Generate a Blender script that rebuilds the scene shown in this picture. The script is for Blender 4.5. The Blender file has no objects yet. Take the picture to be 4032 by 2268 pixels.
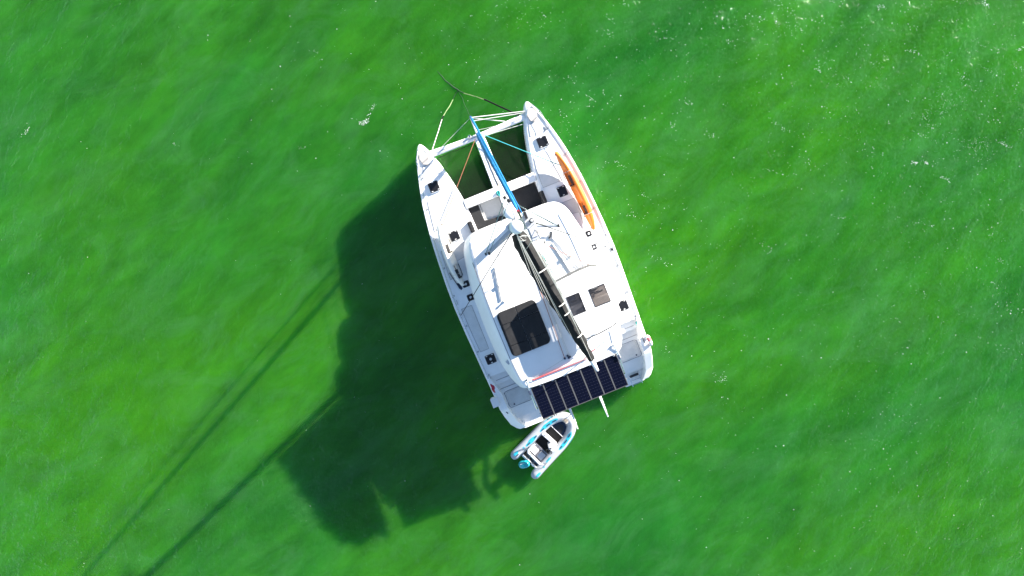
import bpy, bmesh, math, random
from mathutils import Vector, Matrix, noise

random.seed(7)
R = math.radians
sc = bpy.context.scene
C = sc.collection

# ------------------------------------------------------------------ camera
# a drone hovering 31 m above the water and looking straight down
cam_d = bpy.data.cameras.new('camera')
cam = bpy.data.objects.new('camera', cam_d)
C.objects.link(cam)
cam.location = (0, 0, 31.1)
cam.rotation_euler = (0, 0, 0)
cam_d.sensor_width = 36
cam_d.lens = 36 * 2688 / 4032
cam_d.shift_x = (2016 - 1978) / 4032
cam_d.shift_y = -(1134 - 925) / 4032
cam_d.clip_end = 3000
sc.camera = cam

# ------------------------------------------------------------------ light
SUN_EL = R(20.2)
SUN_AZ = R(46.4)                       # measured from +Y towards +X
sdir = Vector((math.sin(SUN_AZ) * math.cos(SUN_EL), math.cos(SUN_AZ) * math.cos(SUN_EL), math.sin(SUN_EL)))
w = bpy.data.worlds.new('World')
sc.world = w
w.use_nodes = True
nt = w.node_tree
sky = nt.nodes.new('ShaderNodeTexSky')
sky.sky_type = 'NISHITA'
sky.sun_disc = False
sky.sun_elevation = SUN_EL
sky.sun_rotation = SUN_AZ
bg = nt.nodes['Background']
bg.inputs[1].default_value = 0.070
sky.ozone_density = 2.0
sky.dust_density = 0.4
nt.links.new(sky.outputs[0], bg.inputs[0])
sl = bpy.data.lights.new('sun', 'SUN')
sl.energy = 5.0
sl.angle = R(0.53)
sl.color = (1.0, 0.94, 0.86)
sun = bpy.data.objects.new('sun', sl)
C.objects.link(sun)
sun.rotation_euler = (-sdir).to_track_quat('-Z', 'Y').to_euler()
sun.location = sdir * 60
sc.view_settings.view_transform = 'Standard'
sc.view_settings.look = 'None'
sc.view_settings.exposure = 2.15
sc.view_settings.gamma = 1.0
sc.cycles.use_denoising = True
sc.cycles.max_bounces = 8
sc.cycles.transparent_max_bounces = 12


# ------------------------------------------------------------------ materials
def mat(name, col, rough=0.5, metal=0.0, var=0.0, vscale=4.0, bump=0.0, bscale=30.0, col2=None,
        spec=0.5, coat=0.0, alpha=1.0, trans=0.0, stretch=None):
    m = bpy.data.materials.new(name)
    m.use_nodes = True
    t = m.node_tree
    b = t.nodes['Principled BSDF']
    b.inputs['Base Color'].default_value = (*col, 1)
    b.inputs['Roughness'].default_value = rough
    b.inputs['Metallic'].default_value = metal
    b.inputs['Specular IOR Level'].default_value = spec
    b.inputs['Coat Weight'].default_value = coat
    b.inputs['Alpha'].default_value = alpha
    b.inputs['Transmission Weight'].default_value = trans
    tc = t.nodes.new('ShaderNodeTexCoord')
    src = tc.outputs['Object']
    if stretch:
        mp = t.nodes.new('ShaderNodeMapping')
        mp.inputs['Scale'].default_value = stretch
        t.links.new(src, mp.inputs[0])
        src = mp.outputs[0]
    if var > 0 or col2:
        n = t.nodes.new('ShaderNodeTexNoise')
        n.inputs['Scale'].default_value = vscale
        n.inputs['Detail'].default_value = 6
        n.inputs['Roughness'].default_value = 0.65
        t.links.new(src, n.inputs['Vector'])
        r = t.nodes.new('ShaderNodeValToRGB')
        r.color_ramp.elements[0].position = 0.3
        r.color_ramp.elements[1].position = 0.7
        c2 = col2 if col2 else tuple(c * (1 - var) for c in col)
        r.color_ramp.elements[0].color = (*c2, 1)
        r.color_ramp.elements[1].color = (*col, 1)
        t.links.new(n.outputs['Fac'], r.inputs[0])
        t.links.new(r.outputs[0], b.inputs['Base Color'])
        rr = t.nodes.new('ShaderNodeMapRange')
        rr.inputs['To Min'].default_value = min(1, rough * 1.35)
        rr.inputs['To Max'].default_value = rough * 0.8
        t.links.new(n.outputs['Fac'], rr.inputs[0])
        t.links.new(rr.outputs[0], b.inputs['Roughness'])
    if bump > 0:
        n2 = t.nodes.new('ShaderNodeTexNoise')
        n2.inputs['Scale'].default_value = bscale
        n2.inputs['Detail'].default_value = 4
        t.links.new(src, n2.inputs['Vector'])
        bp = t.nodes.new('ShaderNodeBump')
        bp.inputs['Strength'].default_value = 1.0
        bp.inputs['Distance'].default_value = bump
        t.links.new(n2.outputs['Fac'], bp.inputs['Height'])
        t.links.new(bp.outputs[0], b.inputs['Normal'])
    return m


M = {}
M['gel'] = mat('white_gelcoat', (0.79, 0.785, 0.775), 0.35, var=0.05, vscale=1.3, col2=(0.72, 0.715, 0.705))
M['nonskid'] = mat('nonskid_deck', (0.62, 0.615, 0.605), 0.75, var=0.06, vscale=3.0, bump=0.0015, bscale=260, col2=(0.52, 0.52, 0.51))
M['floor'] = mat('cockpit_floor', (0.55, 0.54, 0.52), 0.7, var=0.12, vscale=5, bump=0.001, bscale=200)
M['white'] = mat('white_paint', (0.80, 0.80, 0.79), 0.35, var=0.05, vscale=6)
M['tan'] = mat('tan_seat', (0.42, 0.385, 0.35), 0.7, var=0.15, vscale=9)
M['beige'] = mat('beige_channel', (0.36, 0.30, 0.23), 0.75, var=0.3, vscale=14)
M['hatch'] = mat('smoked_acrylic', (0.012, 0.012, 0.014), 0.12, spec=0.35)
M['hframe'] = mat('black_hatch_frame', (0.02, 0.02, 0.022), 0.4)
M['steel'] = mat('stainless_steel', (0.62, 0.63, 0.64), 0.22, metal=1.0)
M['alu'] = mat('anodised_aluminium', (0.42, 0.43, 0.44), 0.38, metal=0.7, var=0.15, vscale=5)
M['mast'] = mat('mast_aluminium', (0.36, 0.38, 0.41), 0.35, var=0.06, vscale=3, stretch=(4, 4, .5))
M['cushion'] = mat('charcoal_cushion', (0.026, 0.0265, 0.028), 0.9, var=0.3, vscale=5, bump=0.006, bscale=9, col2=(0.018, 0.018, 0.0195), spec=0.2)
M['bag'] = mat('dark_grey_canvas', (0.0125, 0.0125, 0.0128), 0.9, var=0.4, vscale=2.0, bump=0.012, bscale=7, col2=(0.007, 0.007, 0.0073), spec=0.25)
M['blue'] = mat('blue_sail_cover', (0.004, 0.17, 0.42), 0.62, var=0.25, vscale=10, bump=0.012, bscale=16, col2=(0.003, 0.11, 0.31))
M['teal'] = mat('teal_rope', (0.03, 0.36, 0.35), 0.75, var=0.25, vscale=40)
M['tealprint'] = mat('teal_print', (0.03, 0.36, 0.34), 0.6)
M['black'] = mat('black_plastic', (0.012, 0.012, 0.013), 0.45)
M['blackrope'] = mat('black_rope', (0.006, 0.006, 0.006), 0.9, bump=0.003, bscale=80, spec=0.2)
M['whiterope'] = mat('white_rope', (0.55, 0.54, 0.50), 0.85, var=0.2, vscale=40)
M['redrope'] = mat('red_rope', (0.42, 0.05, 0.06), 0.85, var=0.2, vscale=30)
M['rustrope'] = mat('rust_orange_rope', (0.34, 0.13, 0.07), 0.85, var=0.3, vscale=30)
M['netrope'] = mat('trampoline_net', (0.005, 0.010, 0.004), 0.9, spec=0.2)
M['cell'] = mat('solar_cell', (0.0022, 0.003, 0.012), 0.22, spec=0.22, var=0.5, vscale=5, col2=(0.0014, 0.002, 0.007))
M['panel'] = mat('solar_backing', (0.004, 0.004, 0.010), 0.35, spec=0.2)
M['tab'] = mat('solar_tabbing', (0.016, 0.016, 0.026), 0.5)
M['busbar'] = mat('solar_frame', (0.10, 0.098, 0.095), 0.5, metal=0.3)
M['orange'] = mat('orange_polyethylene', (0.64, 0.155, 0.007), 0.42, var=0.18, vscale=3, bump=0.002, bscale=25)
M['maroon'] = mat('maroon_seat_pad', (0.05, 0.006, 0.005), 0.8, var=0.3, vscale=20)
M['kayakwhite'] = mat('ivory_polyethylene', (0.72, 0.69, 0.62), 0.4, var=0.07, vscale=3)
M['hypalon'] = mat('pale_grey_hypalon', (0.37, 0.39, 0.42), 0.5, var=0.12, vscale=4)
M['cyan'] = mat('turquoise_print', (0.02, 0.40, 0.50), 0.5, var=0.45, vscale=9, col2=(0.01, 0.26, 0.40))
M['cowl'] = mat('turquoise_cowling', (0.012, 0.33, 0.38), 0.25, coat=0.5, var=0.2, vscale=6)
M['navy'] = mat('navy_pad', (0.02, 0.035, 0.075), 0.8, var=0.3, vscale=9)
M['sole'] = mat('dark_sole_boards', (0.020, 0.018, 0.017), 0.8, var=0.5, vscale=9, stretch=(8, 1, 1))
M['vinyl'] = mat('white_vinyl', (0.66, 0.65, 0.64), 0.5, var=0.06, vscale=8)
M['vinylgrey'] = mat('grey_vinyl', (0.42, 0.43, 0.45), 0.5, var=0.06, vscale=8)
M['red'] = mat('red_fabric', (0.36, 0.012, 0.035), 0.8, var=0.3, vscale=20)
M['sand'] = mat('sand_leather', (0.27, 0.235, 0.215), 0.6, var=0.1, vscale=8)
M['dash'] = mat('grey_dash', (0.13, 0.13, 0.15), 0.45, var=0.2, vscale=12)
M['lip'] = mat('smoked_windscreen', (0.13, 0.13, 0.13), 0.25, var=0.4, vscale=6)
M['glass'] = mat('clear_window', (0.03, 0.03, 0.035), 0.03, spec=0.5, alpha=0.40)
M['weed'] = mat('weedy_mooring_rope', (0.006, 0.035, 0.010), 0.95, var=0.5, vscale=8)
M['slimy'] = mat('pale_slimy_rope', (0.20, 0.26, 0.12), 0.9, var=0.5, vscale=7, col2=(0.07, 0.16, 0.04))
M['foam'] = mat('sea_foam_and_glint', (0.72, 0.76, 0.72), 0.9, var=0.2, vscale=20)  # white for the foam and for the sun glints laid on the water
M['seam'] = mat('sealant_seam', (0.10, 0.10, 0.105), 0.8)
M['gold'] = mat('brass', (0.6, 0.45, 0.15), 0.4, metal=0.8)


# ------------------------------------------------------------------ mesh builder
class MB:
    def __init__(self):
        self.v, self.f = [], []

    def add(self, vs, fs):
        o = len(self.v)
        self.v += [tuple(p) for p in vs]
        self.f += [tuple(i + o for i in f) for f in fs]
        return self

    def box(self, x0, x1, y0, y1, z0, z1):
        return self.prism([(x0, y0), (x1, y0), (x1, y1), (x0, y1)], z0, z1)

    def prism(self, poly, z0, z1, taper=0.0):
        n = len(poly)
        cx = sum(p[0] for p in poly) / n
        cy = sum(p[1] for p in poly) / n
        top = [(cx + (p[0] - cx) * (1 - taper), cy + (p[1] - cy) * (1 - taper)) for p in poly]
        zf0 = z0 if callable(z0) else (lambda x, y: z0)
        zf1 = z1 if callable(z1) else (lambda x, y: z1)
        vs = [(x, y, zf0(x, y)) for x, y in poly] + [(x, y, zf1(x, y)) for x, y in top]
        fs = [tuple(range(n - 1, -1, -1)), tuple(range(n, 2 * n))]
        fs += [(i, (i + 1) % n, n + (i + 1) % n, n + i) for i in range(n)]
        return self.add(vs, fs)

    def obox(self, c, half, rotz=0.0, tiltx=0.0, tilty=0.0):
        m = Matrix.Translation(c) @ Matrix.Rotation(rotz, 4, 'Z') @ Matrix.Rotation(tilty, 4, 'Y') @ Matrix.Rotation(tiltx, 4, 'X')
        hx, hy, hz = half
        vs = [m @ Vector((sx * hx, sy * hy, sz * hz)) for sz in (-1, 1) for sx, sy in ((-1, -1), (1, -1), (1, 1), (-1, 1))]
        return self.add(vs, [(3, 2, 1, 0), (4, 5, 6, 7), (0, 1, 5, 4), (1, 2, 6, 5), (2, 3, 7, 6), (3, 0, 4, 7)])

    def loft(self, rings, caps=True, closed=True):
        n = len(rings[0])
        vs = [p for r in rings for p in r]
        fs = []
        m = n if closed else n - 1
        for k in range(len(rings) - 1):
            for i in range(m):
                j = (i + 1) % n
                fs.append((k * n + i, k * n + j, (k + 1) * n + j, (k + 1) * n + i))
        if caps and closed:
            fs.append(tuple(range(n - 1, -1, -1)))
            fs.append(tuple(range((len(rings) - 1) * n, len(rings) * n)))
        return self.add(vs, fs)

    def tube(self, path, r, n=8, caps=True, flat=1.0):
        P = [Vector(p) for p in path]
        rs = r if isinstance(r, (list, tuple)) else [r] * len(P)
        rings = []
        ref = None
        for i, p in enumerate(P):
            a = P[max(0, i - 1)]
            b = P[min(len(P) - 1, i + 1)]
            t = (b - a).normalized()
            if ref is None:
                ref = Vector((0, 0, 1)) if abs(t.z) < 0.9 else Vector((1, 0, 0))
            u = (ref - t * ref.dot(t)).normalized()
            ref = u
            s = t.cross(u)
            rings.append([tuple(p + (s * math.cos(2 * math.pi * k / n) + u * math.sin(2 * math.pi * k / n) * flat) * rs[i]) for k in range(n)])
        return self.loft(rings, caps)

    def lathe(self, prof, c=(0, 0, 0), n=24):
        rings = [[(c[0] + r * math.cos(2 * math.pi * k / n), c[1] + r * math.sin(2 * math.pi * k / n), c[2] + z) for k in range(n)] for r, z in prof]
        return self.loft(rings, True)

    def grid(self, fn, nu, nv):
        vs = [fn(u / nu, v / nv) for v in range(nv + 1) for u in range(nu + 1)]
        fs = [(v * (nu + 1) + u, v * (nu + 1) + u + 1, (v + 1) * (nu + 1) + u + 1, (v + 1) * (nu + 1) + u) for v in range(nv) for u in range(nu)]
        return self.add(vs, fs)


BASE = {}


def link(o):
    C.objects.link(o)
    return o


def mesh_from(mb, name, base, sharp=38, recalc=True):
    me = bpy.data.meshes.new(name)
    b = Vector(base)
    me.from_pydata([tuple(Vector(p) - b) for p in mb.v], [], mb.f)
    if recalc:
        bm = bmesh.new()
        bm.from_mesh(me)
        bmesh.ops.recalc_face_normals(bm, faces=bm.faces)
        bm.to_mesh(me)
        bm.free()
    me.shade_smooth()
    me.set_sharp_from_angle(angle=R(sharp))
    return me


def obj(name, mb, m, parent=None, bevel=0.0, sharp=38, label=None, seg=2, kind=None):
    """one mesh object; a part when it has a parent"""
    base = BASE.get(parent.name, (0, 0, 0)) if parent else (0, 0, 0)
    me = mesh_from(mb, name, base, sharp)
    me.materials.append(M[m])
    o = link(bpy.data.objects.new(name, me))
    if parent:
        o.parent = parent
        BASE[o.name] = base
    if bevel:
        md = o.modifiers.new('bevel', 'BEVEL')
        md.width = bevel
        md.segments = seg
        md.limit_method = 'ANGLE'
        md.angle_limit = R(40)
    if label:
        o['label'] = label
    if kind:
        o['kind'] = kind
    return o


BOAT = Matrix.Translation((1.454, -2.0, 0)) @ Matrix.Rotation(R(21.9), 4, 'Z')
DING = Matrix.Translation((0.98, -10.42, 0)) @ Matrix.Rotation(R(-43.6), 4, 'Z')
IDM = Matrix.Identity(4)


def thing(name, label, cat, base=(0, 0, 0), group=None, frame=BOAT):
    o = link(bpy.data.objects.new(name, None))
    o.empty_display_size = 0.2
    o.matrix_world = frame @ Matrix.Translation(base)
    o['label'] = label
    o['category'] = cat
    if group:
        o['group'] = group
    BASE[o.name] = base
    return o


def single(name, mb, m, label, cat, base=(0, 0, 0), group=None, frame=BOAT, bevel=0.0, sharp=38, seg=2):
    me = mesh_from(mb, name, base, sharp)
    me.materials.append(M[m])
    o = link(bpy.data.objects.new(name, me))
    o.matrix_world = frame @ Matrix.Translation(base)
    o['label'] = label
    o['category'] = cat
    if group:
        o['group'] = group
    if bevel:
        md = o.modifiers.new('bevel', 'BEVEL')
        md.width = bevel
        md.segments = seg
        md.limit_method = 'ANGLE'
        md.angle_limit = R(40)
    return o


def interp(tab, y):
    if y >= tab[0][0]:
        return tab[0][1]
    for (a, va), (b, vb) in zip(tab, tab[1:]):
        if b <= y <= a:
            t = (a - y) / (a - b) if a != b else 0
            return va + (vb - va) * t
    return tab[-1][1]


def rrect(x0, x1, y0, y1, r, n=5):
    out = []
    for cx, cy, a0 in ((x1 - r, y1 - r, 0), (x0 + r, y1 - r, 90), (x0 + r, y0 + r, 180), (x1 - r, y0 + r, 270)):
        for k in range(n + 1):
            a = R(a0 + 90 * k / n)
            out.append((cx + r * math.cos(a), cy + r * math.sin(a)))
    return out


def sag(a, b, s, n=10):
    a, b = Vector(a), Vector(b)
    return [tuple(a.lerp(b, i / n) - Vector((0, 0, s * 4 * (i / n) * (1 - i / n)))) for i in range(n + 1)]


def wob(path, amp, seed=0, freq=3.0):
    out = []
    for i, p in enumerate(path):
        q = Vector((p[0] * freq + seed, p[1] * freq, seed * 1.7))
        out.append((p[0] + amp * noise.noise(q), p[1] + amp * noise.noise(q + Vector((9.1, 3.3, 1))), p[2]))
    return out


# ================================================================== the water
WV = []
rw = random.Random(3)
for i in range(16):
    lam = 0.9 * (4.6 / 0.9) ** (i / 15)
    ang = math.atan2(0.80, -0.60) + rw.uniform(-0.75, 0.75)
    k = 2 * math.pi / lam
    WV.append((k * math.cos(ang), k * math.sin(ang), rw.uniform(0, 6.28), 0.0050 * lam))


def wave(x, y):
    g = 0.7 + 0.5 * noise.noise(Vector((x * 0.11, y * 0.11, 4.2)))
    return g * sum(a * math.sin(kx * x + ky * y + p) for kx, ky, p, a in WV)


def build_water():
    x0, x1, y0, y1, st = -33.0, 33.0, -24.0, 21.0, 0.22
    nx, ny = int((x1 - x0) / st), int((y1 - y0) / st)
    vs, fs = [], []
    for j in range(ny + 1):
        for i in range(nx + 1):
            x, y = x0 + (x1 - x0) * i / nx, y0 + (y1 - y0) * j / ny
            e = min(x - x0, x1 - x, y - y0, y1 - y)
            vs.append((x, y, wave(x, y) * min(1, e / 2.0)))
    for j in range(ny):
        for i in range(nx):
            a = j * (nx + 1) + i
            fs.append((a, a + 1, a + nx + 2, a + nx + 1))
    # the calm sheet around, out to the horizon
    bot = [j for j in range(nx + 1)]
    rgt = [j * (nx + 1) + nx for j in range(ny + 1)]
    top = [ny * (nx + 1) + i for i in range(nx, -1, -1)]
    lft = [j * (nx + 1) for j in range(ny, -1, -1)]
    loop = bot[:-1] + rgt[:-1] + top[:-1] + lft[:-1]
    o = len(vs)
    for q in loop:
        v = Vector((vs[q][0] - 0, vs[q][1] + 1.5, 0)).normalized() * 900
        vs.append((v.x, v.y, 0))
    n = len(loop)
    for i in range(n):
        fs.append((loop[i], o + i, o + (i + 1) % n, loop[(i + 1) % n]))
    me = bpy.data.meshes.new('water')
    me.from_pydata(vs, [], fs)
    me.shade_smooth()
    m = bpy.data.materials.new('green_sea_water')
    m.use_nodes = True
    t = m.node_tree
    N, Lk = t.nodes, t.links
    b = N['Principled BSDF']
    tc = N.new('ShaderNodeTexCoord')

    def nz(scale, detail, rot, stretch, rough=0.55, dist=0.0):
        mp = N.new('ShaderNodeMapping')
        mp.inputs['Rotation'].default_value = (0, 0, rot)
        Lk.new(tc.outputs['Object'], mp.inputs[0])
        m2 = N.new('ShaderNodeMapping')
        m2.inputs['Scale'].default_value = stretch
        Lk.new(mp.outputs[0], m2.inputs[0])
        mp = m2
        n = N.new('ShaderNodeTexNoise')
        n.inputs['Scale'].default_value = scale
        n.inputs['Detail'].default_value = detail
        n.inputs['Roughness'].default_value = rough
        n.inputs['Distortion'].default_value = dist
        Lk.new(mp.outputs[0], n.inputs['Vector'])
        return n.outputs['Fac']

    def ramp(f, p0, c0, p1, c1):
        r = N.new('ShaderNodeValToRGB')
        e = r.color_ramp.elements
        e[0].position, e[1].position = p0, p1
        e[0].color, e[1].color = (*c0, 1), (*c1, 1)
        Lk.new(f, r.inputs[0])
        return r.outputs[0]

    def mix(f, a, c, mode='MIX'):
        q = N.new('ShaderNodeMix')
        q.data_type = 'RGBA'
        q.blend_type = mode
        if isinstance(f, float):
            q.inputs['Factor'].default_value = f
        else:
            Lk.new(f, q.inputs['Factor'])
        Lk.new(a, q.inputs[6])
        Lk.new(c, q.inputs[7])
        return q.outputs[2]

    # silt tones, yellow-green to blue-green; diagonal streaks paint sun shafts into the colour
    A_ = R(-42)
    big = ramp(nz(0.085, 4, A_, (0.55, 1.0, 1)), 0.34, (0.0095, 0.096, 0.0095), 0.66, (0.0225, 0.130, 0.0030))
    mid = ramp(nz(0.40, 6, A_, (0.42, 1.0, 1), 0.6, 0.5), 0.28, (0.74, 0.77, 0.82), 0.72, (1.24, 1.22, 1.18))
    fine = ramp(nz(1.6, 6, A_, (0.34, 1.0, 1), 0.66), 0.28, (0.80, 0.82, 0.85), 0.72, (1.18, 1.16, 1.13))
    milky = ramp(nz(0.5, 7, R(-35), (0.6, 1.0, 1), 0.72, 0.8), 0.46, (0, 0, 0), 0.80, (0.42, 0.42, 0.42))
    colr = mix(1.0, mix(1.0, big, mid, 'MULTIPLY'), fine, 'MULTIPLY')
    pale = N.new('ShaderNodeRGB')
    pale.outputs[0].default_value = (0.048, 0.158, 0.055, 1)
    mf = N.new('ShaderNodeRGBToBW')
    Lk.new(milky, mf.inputs[0])
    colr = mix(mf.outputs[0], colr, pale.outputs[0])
    N.remove(b)
    sss = N.new('ShaderNodeSubsurfaceScattering')
    sss.falloff = 'RANDOM_WALK'
    sss.inputs['Scale'].default_value = 5.2
    sss.inputs['Radius'].default_value = (0.5, 1.0, 0.7)
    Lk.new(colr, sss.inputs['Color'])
    gl = N.new('ShaderNodeBsdfGlossy')
    gl.inputs['Roughness'].default_value = 0.045
    fr = N.new('ShaderNodeFresnel')
    fr.inputs['IOR'].default_value = 1.333
    mx = N.new('ShaderNodeMixShader')
    Lk.new(fr.outputs[0], mx.inputs[0])
    Lk.new(sss.outputs[0], mx.inputs[1])
    Lk.new(gl.outputs[0], mx.inputs[2])
    Lk.new(mx.outputs[0], N['Material Output'].inputs['Surface'])
    # wind ripples
    h1 = nz(1.7, 3, R(-60), (0.6, 1.0, 1), 0.5)
    h2 = nz(8.0, 2, R(-70), (0.8, 1.0, 1), 0.5)
    h3 = nz(34.0, 2, R(40), (1.0, 1.0, 1), 0.5)
    b1 = N.new('ShaderNodeBump'); b1.inputs['Distance'].default_value = 0.19; b1.inputs['Strength'].default_value = 1
    b2 = N.new('ShaderNodeBump'); b2.inputs['Distance'].default_value = 0.042; b2.inputs['Strength'].default_value = 1
    b3 = N.new('ShaderNodeBump'); b3.inputs['Distance'].default_value = 0.007; b3.inputs['Strength'].default_value = 1
    Lk.new(h1, b1.inputs['Height']); Lk.new(h2, b2.inputs['Height']); Lk.new(h3, b3.inputs['Height'])
    Lk.new(b1.outputs[0], b2.inputs['Normal']); Lk.new(b2.outputs[0], b3.inputs['Normal'])
    Lk.new(b3.outputs[0], gl.inputs['Normal'])
    Lk.new(b3.outputs[0], fr.inputs['Normal'])
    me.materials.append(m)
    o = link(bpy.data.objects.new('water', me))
    o['kind'] = 'structure'
    o['label'] = 'murky bright green sea water with small wind ripples'
    return o


build_water()

# ================================================================== the catamaran
cat = thing('catamaran', 'large white sailing catamaran with blue furled headsail and solar panels at its stern', 'catamaran', (0, 0, 0))

OUT = [(7.30, 2.47), (7.26, 2.55), (7.12, 2.64), (6.90, 2.75), (6.43, 2.91), (5.95, 3.05), (5.4, 3.19), (4.8, 3.32), (4.2, 3.41), (3.6, 3.49), (3.0, 3.545),
       (2.4, 3.59), (1.3, 3.65), (0.2, 3.68), (-0.9, 3.65), (-2.0, 3.60), (-3.0, 3.555), (-3.8, 3.53), (-4.5, 3.52), (-5.0, 3.47), (-5.5, 3.38), (-5.85, 3.18), (-6.02, 2.9)]
INN = [(7.30, 2.43), (7.26, 2.36), (7.12, 2.27), (6.9, 2.17), (6.6, 2.07), (6.2, 1.93), (5.4, 1.74), (4.5, 1.58), (4.0, 1.55), (2.5, 1.5), (-3.6, 1.5), (-4.0, 1.80), (-4.6, 1.92), (-6.02, 2.0)]
ZD = [(7.30, 1.97), (7.0, 1.99), (4.0, 1.93), (0, 1.88), (-3.05, 1.86), (-3.10, 1.62), (-3.5, 1.62), (-3.55, 1.40), (-4.75, 1.38), (-4.80, 1.10), (-5.08, 1.09), (-5.13, 0.80),
      (-5.4, 0.79), (-5.45, 0.52), (-6.02, 0.46)]
WL = [(7.30, 0.02), (6.5, 0.14), (5, 0.34), (3, 0.50), (0, 0.58), (-4, 0.56), (-6.02, 0.5)]
ys = sorted(set([a for a, _ in OUT] + [a for a, _ in INN] + [a for a, _ in ZD]), reverse=True)

for s in (-1, 1):
    rings = []
    for y in ys:
        xo, xi, zd, wl = interp(OUT, y), interp(INN, y), interp(ZD, y), interp(WL, y)
        xc = 0.5 * (xo + max(xi, 1.5)) if y > 4 else 2.55
        wl = min(wl, 0.42 * (xo - xi)) if y > 6 else wl
        ch = min(0.13, 0.25 * (xo - xi)) if y > -3 else 0.03
        h = zd - 0.1
        cam_ = 0.02 if y > -3 else 0.0
        ring = [(xi + ch, zd), (xi, zd - min(0.16, .3 * h)), (xi + 0.01, 0.1 + h * 0.5), (xc - wl, 0.1), (xc - .6 * wl, -0.5), (xc + .6 * wl, -0.5), (xc + wl, 0.1),
                (xo - 0.03, 0.1 + h * 0.6), (xo, zd - 0.05), (xo - 0.035, zd), (xo * .5 + xi * .5 + ch / 2, zd + cam_)]
        rings.append([(s * x, y, z) for x, z in ring])
    obj('hull', MB().loft(rings), 'gel', cat, sharp=30, label='white %s hull with tan seat at its bow' % ('port' if s < 0 else 'starboard'))
    # raised toe rail along the gunwale
    rl = []
    for y in [7.05 - 0.25 * k for k in range(41)]:
        xo, zd = interp(OUT, y), interp(ZD, y)
        rl.append([(s * (xo - 0.10), y, zd - 0.01), (s * (xo - 0.02), y, zd - 0.01), (s * (xo - 0.03), y, zd + 0.06), (s * (xo - 0.085), y, zd + 0.06)])
    obj('toe_rail', MB().loft(rl), 'gel', cat)
    # high coaming down the outside of the stern steps
    rl = []
    for y in [-3.0 - 0.1 * k for k in range(30)]:
        t = (-3.0 - y) / 2.9
        xo = interp(OUT, y) - 0.004
        zt = 1.88 - 0.25 * t - 0.85 * max(0, t - 0.55) / 0.45
        wd = 0.13 + 0.22 * min(1, t * 3)
        rl.append([(s * (xo - wd - 0.03), y, 0.4), (s * xo, y, 0.45), (s * (xo - 0.005), y, zt - 0.04), (s * (xo - 0.04), y, zt), (s * (xo - wd), y, zt)])
    obj('stern_coaming', MB().loft(rl), 'gel', cat)
    # deck panels in non-skid
    for (ya, yb) in ((6.35, 5.85), (4.95, 3.62), (2.72, 1.45), (0.1, -1.9)):
        pl = []
        nn = 8
        for i in range(nn + 1):
            y = ya + (yb - ya) * i / nn
            pl.append((s * (interp(OUT, y) - 0.26), y))
        for i in range(nn + 1):
            y = yb + (ya - yb) * i / nn
            pl.append((s * max(interp(INN, y) + 0.22, 2.95 if yb < 0 else (2.8 if yb < 2 and y < 2.2 else 0)), y))
        z_ = lambda x, y: interp(ZD, y) + 0.022
        obj('nonskid_panel', MB().prism(pl, lambda x, y: interp(ZD, y) - 0.02, z_), 'nonskid', cat)
        obj('panel_seam', MB().tube([(x, y, z_(x, y)) for x, y in pl + pl[:1]], 0.006, 4), 'seam', cat)
    # tan bow seat
    bs = [(2.36, 6.98), (2.62, 6.90), (2.70, 6.72), (2.62, 6.42), (2.44, 6.34), (2.30, 6.46), (2.26, 6.72)]
    obj('bow_seat', MB().prism([(s * x, y) for x, y in bs], 2.0, 2.06), 'tan', cat, bevel=0.02)
    # pulpit round the bow
    pp = [(2.22, 6.62, 1.95), (2.24, 6.70, 2.5), (2.38, 7.08, 2.58), (2.58, 7.0, 2.58), (2.80, 6.62, 2.52), (2.83, 6.55, 1.95)]
    pu = obj('pulpit', MB().tube([(s * x, y, z) for x, y, z in pp], 0.016, 8), 'steel', cat)
    obj('pulpit_rail', MB().tube([(s * 2.23, 6.66, 2.25), (s * 2.40, 7.02, 2.27), (s * 2.56, 6.96, 2.27), (s * 2.80, 6.6, 2.25)], 0.012, 6), 'steel', pu)
    # stanchions and lifelines
    sy = [5.9, 4.6, 3.3, 2.0, 0.75, -0.65, -1.85, -2.95]
    tops = [(s * 2.82, 6.58, 2.5)]
    for y in sy:
        x = interp(OUT, y) - 0.17
        st = obj('stanchion', MB().tube([(s * x, y, 1.9), (s * (x + 0.01), y, 2.53)], 0.018, 6), 'steel', cat)
        obj('stanchion_base', MB().lathe([(0.045, 0), (0.045, 0.02), (0.025, 0.05)], (s * x, y, interp(ZD, y)), 10), 'steel', st)
        tops.append((s * (x + 0.01), y, 2.5))
    for dz in (0.0, -0.28):
        mb = MB()
        for a, b_ in zip(tops, tops[1:]):
            mb.tube(sag((a[0], a[1], a[2] + dz), (b_[0], b_[1], b_[2] + dz), 0.012, 4), 0.009, 5)
        obj('lifeline', mb, 'steel', cat)
    # cleats
    for y in (5.95, 0.45, -3.0, -4.3):
        x = interp(OUT, y) - (0.2 if y > -3.5 else 0.15)
        z = interp(ZD, y) if y > -3.1 else 1.62
        mb = MB().tube([(s * x, y - 0.11, z + 0.075), (s * x, y, z + 0.065), (s * x, y + 0.11, z + 0.075)], 0.016, 6)
        mb.tube([(s * x, y - 0.04, z), (s * x, y - 0.04, z + 0.07)], 0.014, 6).tube([(s * x, y + 0.04, z), (s * x, y + 0.04, z + 0.07)], 0.014, 6)
        obj('cleat', mb, 'steel', cat)
    # lid of the engine locker and the swim-platform details
    lid = rrect(2.1, 3.05, -4.68, -4.02, 0.09)
    lo = obj('locker_lid', MB().prism([(s * x, y) for x, y in lid], 1.38, 1.405), 'nonskid', cat, bevel=0.006)
    obj('locker_gasket', MB().tube([(s * x, y, 1.398) for x, y in rrect(2.06, 3.09, -4.72, -3.98, 0.11)] + [(s * 3.09, -4.0, 1.398)], 0.008, 5), 'navy', lo)
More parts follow.
